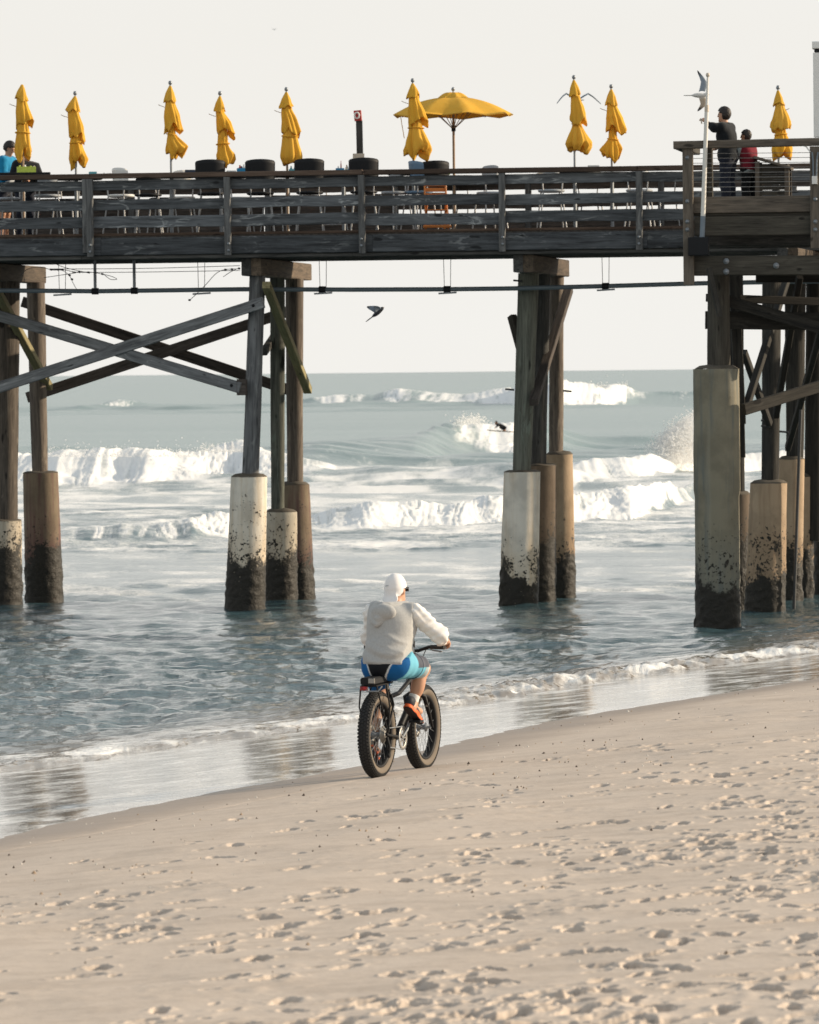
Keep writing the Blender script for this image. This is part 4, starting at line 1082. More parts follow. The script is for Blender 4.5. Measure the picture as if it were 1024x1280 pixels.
# ---- tables under the parasols
def table_proto(rx=.48, top=M['black']):
    o = empty('bar_table', (0, 0, 0)); h = 1.13
    mb = MB(); mb.lathe([(0, h - .035), (rx - .01, h - .035), (rx, h - .025), (rx, h - .008), (rx - .012, h), (0, h)], 28); mb.obj('table_top', top, o)
    mb = MB(); mb.tube([(0, 0, .03), (0, 0, h - .036)], .035, 10); mb.obj('pedestal', M['galv'], o)
    mb = MB(); mb.lathe([(0, 0), (.27, 0), (.27, .015), (.06, .045), (0, .045)], 20); mb.obj('foot_plate', M['galv'], o)
    return o
TPOS = [(30, 116.6, 'with the lime tray on it, at the left end'), (96, 117.6, 'with the teal box standing on it'), (215, 117.0, 'beside the white chair backs'), (277, 117.6, 'behind the leftmost black chair'),
        (360, 117.2, 'holding the teal caddy'), (430, 117.9, 'holding the blue caddies left of the life ring post'), (518, 116.6, 'under the furled parasol in front of the open one'), (568.5, 118.6, 'under the opened parasol'),
        (719.5, 117.0, 'carrying the white cup, under the tallest parasol'), (766, 117.6, 'under the parasol right of the gull')]
TABLES = []
tp = table_proto()
for i, (px, D, lb) in enumerate(TPOS):
    o = tp if i == 0 else copy_tree(tp)
    o.location = deck_at(px, D) + Vector((0, 0 if i in (5,) else .03, 0)); tag(o, 'round dark bar table ' + lb, 'table', 'round bar tables on the pier')
    TABLES.append(o)
# ---- tall chairs
def chair_proto(shell, backtop=1.36, wide=.5, cush='black'):
    o = empty('bar_chair', (0, 0, 0))
    for sx in (-1, 1):
        for sy in (-1, 1):
            mb = MB(); mb.tube([(sx * .25, sy * .25, 0), (sx * .17, sy * .17, .74)], .014, 7); mb.obj('leg', M['legmetal'], o)
    mb = MB(); q = .222; mb.tube([(-q, -q, .26), (q, -q, .26), (q, q, .26), (-q, q, .26), (-q, -q, .26)], .011, 6); mb.obj('foot_rail', M['legmetal'], o)
    mb = MB(); mb.lathe([(0, .73), (.2, .73), (.24, .745), (.25, .775), (.22, .79), (0, .785)], 20); mb.obj('seat', M[shell], o)
    # curved backrest shell, with thickness
    V, Q = [], []; na, nz = 16, 6
    for lay in (0, 1):
        for i in range(nz + 1):
            for j in range(na + 1):
                t = -1 + 2 * j / na; a = t * .95
                r = wide / 2 / math.sin(.95) - lay * .03
                crown = .035 * (1 - t * t)
                z = .98 + (backtop - .98 - .03 + crown - (.02 if abs(t) > .99 else 0)) * i / nz
                V.append((r * math.sin(a) * (1 + .03 * i / nz), -(r * math.cos(a) - .12) - .03 * i / nz + .0, z))
    m = (nz + 1) * (na + 1)
    for lay in (0, 1):
        for i in range(nz):
            for j in range(na):
                q = [lay * m + i * (na + 1) + j, lay * m + i * (na + 1) + j + 1, lay * m + (i + 1) * (na + 1) + j + 1, lay * m + (i + 1) * (na + 1) + j]; Q.append(q if lay == 0 else q[::-1])
    for i in (0, nz):
        for j in range(na):
            a0 = i * (na + 1) + j; Q.append([a0, a0 + 1, a0 + 1 + m, a0 + m])
    for j in (0, na):
        for i in range(nz):
            a0 = i * (na + 1) + j; Q.append([a0, a0 + na + 1, a0 + na + 1 + m, a0 + m])
    link('backrest', np_mesh('backrest', V, Q, M[shell]), o)
    for sx in (-1, 1):
        mb = MB(); mb.tube([(sx * .17, -.17, .76), (sx * .19, -.17, .99)], .013, 6); mb.obj('back_post', M['legmetal'], o)
    return o
cb = chair_proto('black', 1.375, .53); cg = chair_proto('greychair', 1.10, .36); cgh = chair_proto('greychair', 1.27, .34); cbs = chair_proto('black', 1.10, .45); cw = chair_proto('white', 1.27, .34); cbl = chair_proto('bluegrey', 1.33, .42)
used = set()
def put(pr, px, D, rz, label, cat='bar chair', sc=1.0):
    o = pr if pr.name not in used else copy_tree(pr); used.add(pr.name)
    o.location = deck_at(px, D); o.rotation_euler = (0, 0, rz); tag(o, label, cat, 'tall chairs round the bar tables')
    return o
put(cb, 264, 115.7, 0, 'black curved bar chair back below the fourth furled parasol, leftmost of the black ones')
put(cb, 326, 115.8, .05, 'black curved bar chair back immediately left of the pole with the teal caddy')
put(cb, 388, 115.7, -.04, 'black curved bar chair back between the teal caddy and the blue caddies')
put(cb, 455.5, 115.6, .03, 'black curved bar chair back in front of the life ring post')
put(cb, 543, 117.6, .3, 'low black bar chair back right beside the blue grey chair back')
put(cbl, 524.5, 116.2, -.9, 'blue grey bar chair turned sideways by the pole of the tall furled parasol')
put(cw, 152, 116.4, -.55, 'white bar chair turned aside, alone between the two left parasols')
put(cw, 228, 118.2, .2, 'white bar chair showing low just right of the third parasol pole')
put(cgh, 613, 117.2, .5, 'grey bar chair right of the opened parasol pole')
put(cg, 690, 116.1, .1, 'grey bar chair left of the tallest parasol pole')
put(cg, 738, 118.9, 3.3, 'grey bar chair behind the white cup')
put(cg, 800, 116.6, -.2, 'grey bar chair right of the last post before the platform')
put(cg, 60, 115.9, .2, 'grey bar chair behind the railing below the lime tray')
put(cg, 10, 117.6, 1.2, 'grey bar chair behind the railing at the left edge by the man in blue')
put(cbs, 84, 119.0, 2.8, 'black bar chair tucked behind the railing left of the teal box')
put(cbs, 186, 116.1, .1, 'black bar chair behind the railing between the white chair and third parasol')
put(cbs, 204, 118.8, 2.9, 'black bar chair on the far side of the third parasol table')
put(cg, 300, 118.9, 3.0, 'grey bar chair on the far side between the two leftmost black chairs')
put(cg, 420, 119.2, 3.1, 'grey bar chair on the far side of the blue caddies')
put(cg, 494, 116.3, .7, 'grey bar chair right of the life ring post')
put(cbs, 590, 119.3, 2.6, 'black bar chair on the far side of the opened parasol')
put(cbs, 347, 119.2, 2.7, 'black bar chair on the far side of the teal caddy table')
put(cg, 828, 118.4, 2.2, 'grey bar chair nearest to the platform')
put(cg, 780, 119.2, 3.4, 'grey bar chair on the far side of the parasol next to the gull')
# ---- orange folding chair behind the railing
oc = empty('folding_chair', deck_at(545, 115.9), .1, 'orange wooden folding chair seen through the railing below the furled parasol', 'folding chair')
for sx in (-.2, .2):
    mb = MB(); mb.beam((sx, -.28, 0), (sx * .95, .1, 1.0), .03, .045); mb.obj('leg', M['orange'], oc)
    mb = MB(); mb.beam((sx * .86, .25, 0), (sx * .86, -.2, .6), .03, .045); mb.obj('leg', M['orange'], oc)
for k in range(5):
    mb = MB(); mb.beam((-.2, -.17 + k * .075, .43), (.2, -.17 + k * .075, .43), .06, .018); mb.obj('seat_slat', M['orange'], oc)
for k in range(3):
    mb = MB(); mb.beam((-.2, .03 + k * .03, .7 + k * .1), (.2, .03 + k * .03, .7 + k * .1), .02, .07); mb.obj('back_slat', M['orange'], oc)
mb = MB(); mb.beam((-.25, -.26, .13), (.25, -.26, .13), .12, .05); mb.obj('foot_board', M['orange'], oc)
# ---- small things on the tables
TZ = DECK + 1.13
def caddy(px, D, wpx, hpx, m, label, extra=None, cat='caddy'):
    k = D / F; p = deck_at(px, D); o = empty('caddy', (p.x, p.y, TZ), .1, label, cat)
    W2, hh = wpx * k, hpx * k; mb = MB()
    for a, b in (((-W2 / 2, -.07), (W2 / 2, -.07)), ((-W2 / 2, .07), (W2 / 2, .07))): mb.beam((a[0], a[1], hh / 2), (b[0], b[1], hh / 2), .008, hh, ch=.003)
    for x in (-W2 / 2, W2 / 2): mb.beam((x, -.07, hh / 2), (x, .07, hh / 2), .008, hh * .99, ch=.003)
    mb.beam((-W2 / 2, 0, .006), (W2 / 2, 0, .006), .14, .012, ch=.003); mb.obj('tub', M[m], o)
    for i, (x, h2, r, m2) in enumerate(extra or []):
        mb = MB(); mb.lathe([(0, .01), (r, .01), (r, h2 * .7), (r * .45, h2 * .85), (r * .45, h2), (0, h2)], 10, (x, 0, 0)); mb.obj('bottle', M[m2], o)
    return o
caddy(303, 117.0, 11, 9, 'blue', 'bright blue caddy with a red bottle left of the second black chair back', [(-.03, .19, .03, 'red'), (.04, .2, .028, 'white'), (.0, .17, .03, 'navy')])
caddy(367, 117.2, 9, 7.5, 'teal', 'teal caddy on the table beside the wooden parasol pole', [(-.03, .17, .025, 'teal'), (.035, .16, .025, 'blue')])
caddy(426, 117.6, 9.5, 9, 'blue', 'bright blue caddy with a red hook handle left of the life ring post', [(.02, .27, .012, 'red'), (-.03, .17, .028, 'white')])
caddy(419, 118.2, 7, 7.5, 'navy', 'navy blue tub next to the bright blue caddy', [])
caddy(434.5, 117.8, 6, 7.5, 'teal', 'teal tub with cream bottles touching the black chair before the life ring post', [(0, .2, .03, 'cream'), (.02, .17, .02, 'blue')])
caddy(350, 117.9, 10, 7, 'navy', 'low navy blue tub hard against the wooden parasol pole', [])
caddy(239, 117.4, 13, 8.5, 'navy', 'square navy blue tub touching the leftmost black chair', [])
caddy(117, 117.2, 9, 7, 'teal', 'pale teal box alone above the double railing post', [])
caddy(559.5, 117.9, 7, 6, 'lime', 'lime yellow caddy right of the low black chair back', [(.02, .13, .03, 'lime')])
caddy(743, 117.0, 13, 8, 'white', 'white cup box with a blue pen beside the tallest parasol pole', [(.035, .12, .03, 'blue')])
caddy(34, 116.2, 23, 12, 'lime', 'lime green tray of bottles around the leftmost parasol pole', [(-.12, .2, .03, 'lime'), (-.02, .21, .03, 'white'), (.08, .19, .035, 'lime'), (.14, .19, .03, 'cream')])
nap = caddy(290, 117.4, 11, 7, 'white', 'white paper box between the leftmost black chair and the blue caddy', [])
def small(name, px, D, prof, m, label, cat, z=TZ, rx=0):
    p = deck_at(px, D); mb = MB(); mb.lathe(prof, 14); o = mb.obj(name, M[m]); o.location = (p.x, p.y, z); o.rotation_euler = (rx, 0, 0); return tag(o, label, cat)
small('bottle', 131, 117.5, [(0, 0), (.022, 0), (.022, .05), (.009, .07), (.009, .09), (0, .09)], 'black', 'tiny black sauce bottle between the teal box and white chair', 'bottle')
small('bowl', 138, 117.4, [(0, 0), (.05, 0), (.085, .045), (.06, .075), (0, .08)], 'black', 'dark round bowl left of the lone white chair', 'bowl')
small('lemon', 143.5, 117.3, [(0, 0), (.05, .01), (.055, .03), (.02, .05), (0, .05)], 'lime', 'small yellow fruit beside the dark bowl', 'fruit')
for px, D, wd, m, lb in ((692, 118.0, 42, 'cream', 'low domed cream lid on the railing line left of the tallest parasol'), (801, 117.4, 22, 'greychair', 'low domed grey lid right of the parasol next to the gull')):
    r = wd / 2 * D / F; small('lid', px, D, [(r, 0), (r, .015), (r * .8, .05), (r * .4, .075), (0, .08)], m, lb, 'lid', TZ - .01)
gl = MB(); c = deck_at(30, 115.2); gl.beam((-.5, 0, 0), (.5, 0, 0), .3, .035); o = gl.obj('serving_board', M['black']); o.location = (at(28, 216, 115.4).x, 115.4, 7.915); tag(o, 'dark serving board lying on the railing at the left edge', 'board')
# ---- post with the red life ring box
lp = empty('life_ring_post', deck_at(451, 118.2), 0, 'weathered wooden post topped by a red box with a white ring', 'life ring post')
k = 118.2 / F; Zp = lambda y: at(451, y, 118.2).z - DECK
mb = MB(); mb.beam((0.02, 0, 0), (-.005, 0, Zp(151)), 8.2 * k, .11, up=(0, 1, 0), ch=.01); mb.obj('post', M['piledark'], lp)
mb = MB(); mb.beam((-.02, -.02, Zp(151)), (-.035, -.02, Zp(138)), 9.6 * k, .14, up=(0, 1, 0), ch=.012); mb.obj('box', M['red'], lp)
mb = MB(); z = Zp(144.5); mb.tube([(-.045 + .042 * math.cos(a), -.098, z + .055 * math.sin(a)) for a in np.linspace(0, 2 * math.pi, 21)], .016, 7); mb.obj('ring', M['white'], lp)
mb = MB(); mb.box((-.02, -.03, Zp(196)), 14 * k, .2, 8 * k); mb.obj('bracket', M['cream'], lp)
mb = MB(); mb.tube([(-.11, -.04, Zp(205)), (-.11, -.04, Zp(192))], .02, 6); mb.obj('bracket_leg', M['cream'], lp)
# ---- bin with slanted lid on the platform
bn = empty('slatted_bin', QF.world(ql(967, 250, 1.6).x, 1.6, PD), QF.yaw, 'slatted wooden bin with a slanting lid behind the child on the platform', 'bin')
kx = 106.5 / F
for i in range(9):
    mb = MB(); mb.beam((-17 * kx, -.3, .05 + i * .088), (19 * kx, -.3, .05 + i * .088), .025, .08, ch=.004); mb.obj('slat', M['platdark'], bn)
    mb = MB(); mb.beam((18.5 * kx, -.28, .05 + i * .088), (18.5 * kx, .3, .05 + i * .088), .025, .08, ch=.004); mb.obj('slat', M['platdark'], bn)
for x in (-18 * kx, 18.6 * kx):
    for y in (-.325, .3):
        mb = MB(); mb.beam((x, y, 0), (x, y, .84 if x < 0 else .74), .08, .05, up=(0, 1, 0)); mb.obj('corner_post', M['plat'], bn)
mb = MB(); mb.beam((-22 * kx, -.02, .91), (24 * kx, -.02, .72), .75, .045); mb.obj('lid', M['plat'], bn)
mb = MB(); mb.box((-4 * kx, -.2, .86), .09, .08, .04); mb.obj('paper_cup', M['white'], bn)
for px_ in (948, 955):
    pass

# ================================================================== PEOPLE
def vec(*a): return np.array(a, np.float32)
def person(root, J, yaw=0.0, s=1.0, res=.014, outfit=None, belly=0.0, hand_res=None, nod=0.0, fingers=True, head_only_hair=True):
    """J: joints in the root's space; one continuous body, clothes as children"""
    o = outfit; hd = vec(*J['head']); nk = vec(*J['neck'])
    cy, sy = math.cos(yaw), math.sin(yaw); cn, sn = math.cos(nod), math.sin(nod)
    fx = vec(cy, sy, 0); fw0 = vec(-sy, cy, 0); fw = fw0 * cn - vec(0, 0, 1) * sn; up = fw0 * sn + vec(0, 0, 1) * cn
    Rm = np.stack([fx, fw, up], 1)
    hp = lambda x, y, z: hd + (fx * x + fw * y + up * z) * s
    g = lambda n: vec(*J[n])
    def head(P):
        d = ell_(P, hp(0, -.01, .02), vec(.076, .096, .105) * s, Rm)
        d = smin(d, ell_(P, hp(0, .025, -.055), vec(.056, .066, .07) * s, Rm), .03 * s)
        d = smin(d, cap_(P, hp(0, .088, .01), hp(0, .107, -.022), .009 * s, .014 * s), .012 * s)
        d = smin(d, ell_(P, hp(0, .082, -.062), vec(.024, .012, .009) * s, Rm), .008 * s)
        d = smin(d, ell_(P, hp(0, .075, -.1), vec(.024, .022, .018) * s, Rm), .02 * s)
        d = smin(d, cap_(P, hp(-.03, .083, .03), hp(.03, .083, .03), .009 * s, .009 * s), .015 * s)
        for sx in (-1, 1):
            d = smin(d, ell_(P, hp(sx * .078, -.008, -.005), vec(.012, .02, .034) * s, Rm), .008 * s)
            d = np.maximum(d, -ell_(P, hp(sx * .031, .092, .008), vec(.017, .012, .010) * s, Rm))
        return d
    def arm(P, side, e=0.0):
        a, b, c = g('sh' + side), g('el' + side), g('ha' + side)
        return smin(cap_(P, a, b, .052 * s + e, .041 * s + e), cap_(P, b, c, .042 * s + e, .027 * s + e), .03 * s)
    def hand(P, side):
        c = g('ha' + side); el = g('el' + side); d_ = (c - el); d_ /= np.linalg.norm(d_)
        gd = J.get('grip' + side); 
        fdir = vec(*gd) if gd is not None else d_; fdir = fdir / np.linalg.norm(fdir)
        sd_ = np.cross(fdir, vec(*J.get('palm' + side, (0, 0, 1)))); sd_ /= np.linalg.norm(sd_) + 1e-6
        nrm = np.cross(sd_, fdir)
        r = cap_(P, c - d_ * .02 * s, c + fdir * .045 * s, .03 * s, .036 * s)
        r = smin(r, cap_(P, c + fdir * .05 * s - sd_ * .025 * s, c + fdir * .05 * s + sd_ * .025 * s, .018 * s, .018 * s), .02 * s)
        cr = J.get('curl' + side, .5)
        for i, ln in enumerate((.038, .044, .042, .033)):
            b0 = c + fdir * .066 * s + sd_ * (-.03 + .02 * i) * s
            d1 = fdir * math.cos(cr) - nrm * math.sin(cr); d2 = fdir * math.cos(cr * 2.3) - nrm * math.sin(cr * 2.3)
            b1 = b0 + d1 * ln * s; b2 = b1 + d2 * ln * .95 * s
            r = smin(r, smin(cap_(P, b0, b1, .0095 * s, .009 * s), cap_(P, b1, b2, .009 * s, .0075 * s), .004), .006 * s)
        t0 = c + fdir * .012 * s - sd_ * .028 * s; t1 = t0 + (fdir * .6 - sd_ * .55 - nrm * .35) * .042 * s; t2 = t1 + (fdir * .85 - nrm * .4) * .03 * s
        r = smin(r, smin(cap_(P, t0, t1, .013 * s, .011 * s), cap_(P, t1, t2, .011 * s, .009 * s), .004), .012 * s)
        return r
    def leg(P, side, e=0.0, k=1.0):
        a, b, c = g('hi' + side), g('kn' + side), g('an' + side)
        d = smin(cap_(P, a, b, .085 * s * k + e, .056 * s + e), cap_(P, b, c, .054 * s + e, .036 * s + e), .04 * s)
        m = b + (c - b) * .3; back = vec(*J.get('calf' + side, (0, -.02, 0))) * s
        return smin(d, ell_(P, m + back, vec(.05, .05, .1) * s + e), .04 * s)
    def torso(P, e=0.0):
        pe, ch = g('pelvis'), g('chest'); sl, sr = g('shL'), g('shR')
        d = smin(cap_(P, g('hiL'), g('hiR'), .1 * s + e, .1 * s + e), cap_(P, pe, (pe + ch) / 2, .125 * s + e + belly, .135 * s + e + belly), .1 * s)
        sd_ = (sr - sl); sd_ /= np.linalg.norm(sd_)
        w_ = .07 * s
        d = smin(d, cap_(P, ch - sd_ * w_, ch + sd_ * w_, .115 * s + e + belly * .6, .115 * s + e + belly * .6), .1 * s)
        d = smin(d, cap_(P, sl + sd_ * .03 * s, sr - sd_ * .03 * s, .06 * s + e, .06 * s + e), .08 * s)
        return d
    def foot(P, side, e=0.0):
        a = g('an' + side); t = vec(*J['to' + side]); t = a + (t - a) * J.get('footk', 1.0)
        hl = a + vec(0, 0, 0) + (a - t) * .25 * vec(1, 1, 0) - vec(0, 0, .03 * s)
        return smin(cap_(P, a, hl, .036 * s + e, .034 * s + e), cap_(P, hl, t, .036 * s + e, .03 * s + e), .03 * s)
    def neck(P): return cap_(P, nk, hd - up * .04 * s, .056 * s, .052 * s)
    def body(P):
        d = smin(torso(P), neck(P), .05 * s); d = smin(d, head(P), .02 * s)
        for q in 'LR':
            d = smin(d, arm(P, q), .03 * s); d = smin(d, hand(P, q), .015 * s); d = smin(d, leg(P, q), .04 * s); d = smin(d, foot(P, q), .03 * s)
        return d
    pts = np.array([J[n] for n in J if len(n) <= 6 and n[:4] not in ('grip', 'palm', 'curl', 'calf', 'foot')], float)
    lo, hi = pts.min(0) - .2 * s - belly, pts.max(0) + .2 * s + belly
    lo[2] = min(lo[2], pts[:, 2].min() - .1)
    solid('body', body, lo, hi, res, M['skin'], root)
    api = dict(head=head, arm=arm, hand=hand, leg=leg, torso=torso, foot=foot, neck=neck, hp=hp, Rm=Rm, lo=lo, hi=hi, g=g, s=s, up=up, fw=fw, fx=fx)
    return api
def jacket_of(A, root, m, name, hem, e=.022, sleeves=True, res=.014, collar=True, wrist=.88, seed=0, col=None):
    g = A['g']; s = A['s']
    def f(P):
        d = A['torso'](P, e)
        if sleeves:
            for q in 'LR':
                a = A['arm'](P, q, e + .004); c, el = g('ha' + q), g('el' + q); dr = (c - el) / np.linalg.norm(c - el)
                cut = (P - (el + (c - el) * wrist)) @ dr
                d = smin(d, np.maximum(a, cut), .03 * s)
        d = d + .006 * np.sin(P[..., 2] * 46 + 3 * np.sin(P[..., 0] * 17 + seed)) * np.clip((g('chest')[2] - P[..., 2]) * 4, 0, 1)
        d = np.maximum(d, hem - P[..., 2] + .015 * np.sin(P[..., 0] * 20))
        if collar:
            d = smin(d, cap_(P, g('neck') - A['up'] * .03 * s, g('neck') + A['up'] * .02 * s, .07 * s, .068 * s), .03 * s)
        d = np.maximum(d, (P - (g('neck') + A['up'] * .03 * s)) @ A['up'])
        return d
    return solid(name, f, A['lo'] - .06, A['hi'] + .06, res, m, root, col)
def trousers_of(A, root, m, top, e=.02, res=.014, name='trousers', cuff=.94, col=None):
    g = A['g']; s = A['s']
    def f(P):
        d = np.maximum(A['torso'](P, e * .8), P[..., 2] - top)
        for q in 'LR':
            k, a = g('kn' + q), g('an' + q); dr = (a - k) / np.linalg.norm(a - k)
            d = smin(d, np.maximum(A['leg'](P, q, e), (P - (k + (a - k) * cuff)) @ dr), .03 * s)
        d = d + .005 * np.sin(P[..., 2] * 40 + 2 * np.sin(P[..., 0] * 23))
        return np.maximum(d, P[..., 2] - top)
    return solid(name, f, A['lo'] - .06, A['hi'] + .06, res, m, root, col)
def hair_of(A, root, e=.012, back=-.03, m='hair', res=.01, low=-.02, front=.05, name='hair'):
    hp, s = A['hp'], A['s']
    def f(P):
        d = ell_(P, hp(0, -.012, .025), vec(.079 + e, .098 + e, .104 + e) * s, A['Rm'])
        q = (P - hp(0, 0, 0)); yf = q @ A['fw']; zz = q @ A['up']
        line = np.where(yf > front * s, .062 * s, np.where(yf > -.0 * s, .03 * s, (low - .03) * s))
        d = d + .004 * np.sin(P[..., 0] * 160) * np.sin(P[..., 2] * 130)
        return np.maximum(d, line - zz)
    c = hp(0, 0, 0); return solid(name, f, c - .2 * s, c + .2 * s, res * s, M[m], root)
def eyes_of(A, root):
    for sx in (-1, 1):
        c = A['hp'](sx * .031, .083, .008); mb = MB(); mb.lathe([(0, -.011), (.008, -.008), (.011, 0), (.008, .008), (0, .011)], 8, tuple(c)); mb.obj('eye', M['glass'], root)
def shoes_of(A, root, m, e=.012, res=.011, name='shoe'):
    for q in 'LR':
        a = A['g']('an' + q)
        def f(P, q=q, a=a): return np.maximum(A['foot'](P, q, e), P[..., 2] - a[2] - .02)
        solid(name, f, a - .3, a + .3, res, M[m], root)

def standing(h, lean=0.0, armR=None, armL=None, face=0.0, turn=0.0):
    k = h / 1.78
    J = dict(pelvis=(0, 0, .96 * k), chest=(0, lean * .5, 1.30 * k), neck=(0, lean * .8, 1.50 * k), head=(0, lean + .015, 1.655 * k),
             hiL=(-.095 * k, 0, .93 * k), hiR=(.095 * k, 0, .93 * k), knL=(-.11 * k, .02, .5 * k), knR=(.11 * k, .03, .5 * k), anL=(-.115 * k, -.01, .09 * k), anR=(.12 * k, .0, .09 * k),
             toL=(-.13 * k, .15 * k, .035 * k), toR=(.14 * k, .16 * k, .035 * k),
             shL=(-.185 * k, lean * .7, 1.44 * k), shR=(.185 * k, lean * .7, 1.44 * k))
    J['elL'] = (-.25 * k, lean * .5 - .04, 1.15 * k); J['haL'] = (-.24 * k, .06, .9 * k); J['elR'] = (.25 * k, lean * .5 - .04, 1.15 * k); J['haR'] = (.24 * k, .06, .9 * k)
    for q, a in (('L', armL), ('R', armR)):
        if a: J['el' + q], J['ha' + q] = a
    return J
# man raising his arm, on the platform; he faces left
def make_pointing_man():
    p = QF.world(ql(911, 250, 1.35).x, 1.35, PD)
    o = empty('person', p, R(62), 'man in charcoal jacket and dark jeans leaning out with one arm raised', 'person')
    J = standing(1.74, lean=.06, armL=((-.25, .13, 1.40), (-.17, .33, 1.52)), armR=((.27, .10, 1.17), (.22, .30, 1.09)))
    A = person(o, J, yaw=.05, s=1.0)
    jacket_of(A, o, M['darkjacket'], 'jacket', .88, e=.03); trousers_of(A, o, M['jeans'], .97, e=.026); hair_of(A, o, e=.02, low=-.06); eyes_of(A, o); shoes_of(A, o, 'black')
make_pointing_man()
def make_child():
    p = QF.world(ql(937, 250, 1.5).x, 1.5, PD)
    o = empty('person', p, R(50), 'child in dark red vest over grey sleeves leaning on the platform railing', 'person')
    k = 1.36 / 1.78
    J = standing(1.36, lean=.05, armL=((-.2, .15, .92), (-.12, .34, .98)), armR=((.2, .16, .90), (.1, .33, .95)))
    A = person(o, J, yaw=.25, s=k * 1.1, res=.012)
    jacket_of(A, o, M['greysleeve'], 'long_sleeved_shirt', .66, e=.016, res=.012); jacket_of(A, o, M['redvest'], 'vest', .72, e=.03, sleeves=False, res=.012)
    trousers_of(A, o, M['blacktrouser'], .74, e=.02, res=.012); hair_of(A, o, e=.014, low=-.04); eyes_of(A, o); shoes_of(A, o, 'white')
make_child()
def make_blue_man():
    D = 118.4; p = deck_at(5, D)
    o = empty('person', p, R(-112), 'dark-haired man in bright blue jacket and shorts looking down at the left edge', 'person')
    J = standing(1.84, lean=.12, armL=((-.27, .1, 1.2), (-.12, .36, 1.22)), armR=((.27, .12, 1.2), (.14, .38, 1.22)))
    A = person(o, J, yaw=-.05, s=1.03, nod=.45)
    jacket_of(A, o, M['bluejacket'], 'jacket', .95, e=.035); hair_of(A, o, e=.02, low=-.03, front=.06); eyes_of(A, o); shoes_of(A, o, 'black')
    trousers_of(A, o, M['jeans'], 1.0, e=.028, name='shorts', cuff=-.05)
    mb = MB(); c = vec(-.06, .2, 1.36); mb.beam((-.13, .268, 1.40), (-.03, .285, 1.40), .01, .045); mb.obj('chest_print', M['white'], o)
    jc = MB()
make_blue_man()
def make_hidden_person():
    D = 118.0; p = deck_at(32, D)
    o = empty('person', p, R(-150), 'person in dark jacket half hidden behind the leftmost furled parasol', 'person')
    J = standing(1.72, lean=.05, armL=((-.28, .08, 1.12), (-.14, .3, 1.14)), armR=((.28, .05, 1.12), (.16, .3, 1.12)))
    A = person(o, J, yaw=.6, s=1.0, nod=.3)
    jacket_of(A, o, M['darkjacket'], 'jacket', .9, e=.04); trousers_of(A, o, M['jeans'], .98); hair_of(A, o, e=.016, low=-.05); eyes_of(A, o); shoes_of(A, o, 'black')
make_hidden_person()
# surfer
def make_surfer():
    D = 318.0; c = at(627, 537.5, D)
    o = empty('person', c + Vector((0, 0, -.25)), R(90), 'tiny dark surfer crouching low in the breaking wave', 'person')
    k = 1.0
    J = dict(pelvis=(0, -.25, .28), chest=(0, .12, .5), neck=(0, .3, .62), head=(0, .42, .7), hiL=(-.1, -.25, .27), hiR=(.1, -.25, .27), knL=(-.2, .1, .3), knR=(.2, .05, .3), anL=(-.15, -.25, .08), anR=(.15, -.3, .08),
             toL=(-.16, -.1, .04), toR=(.16, -.15, .04), shL=(-.19, .2, .57), shR=(.19, .2, .57), elL=(-.4, .3, .45), haL=(-.5, .5, .3), elR=(.4, .3, .5), haR=(.62, .45, .55))
    A = person(o, J, s=1.0, res=.022); jacket_of(A, o, M['blacktrouser'], 'wetsuit_top', -.1, res=.022); trousers_of(A, o, M['blacktrouser'], .5, res=.022, name='wetsuit_legs'); hair_of(A, o, res=.02)
    b = link('surfboard', None) if False else None
    mb = MB(); n = 12
    prof = [(-1.05, .02), (-.8, .16), (-.3, .26), (.3, .27), (.8, .19), (1.1, .06), (1.2, .01)]
    V, Fc = [], []
    for y, hw in prof:
        zc = .08 * max(0, y - .5) ** 2
        for a in range(8):
            an = 2 * math.pi * a / 8; V.append((hw * math.cos(an), y, zc + .03 * math.sin(an)))
    for i in range(len(prof) - 1):
        for j in range(8): Fc.append((i * 8 + j, i * 8 + (j + 1) % 8, i * 8 + 8 + (j + 1) % 8, i * 8 + 8 + j))
    mb.add(V, Fc, None, 0, True); s_ = mb.obj('surfboard', M['tan']); s_.location = c; s_.rotation_euler = (R(4), R(8), R(86)); tag(s_, 'brownish surfboard under the tiny surfer', 'surfboard')
make_surfer()
for _o in COL.objects:
    if _o.get('label', '').startswith('tiny dark surfer') or _o.get('label', '').startswith('brownish surfboard'): _o.scale = (.62, .62, .62); _o.location.z = at(627, 539, 318).z

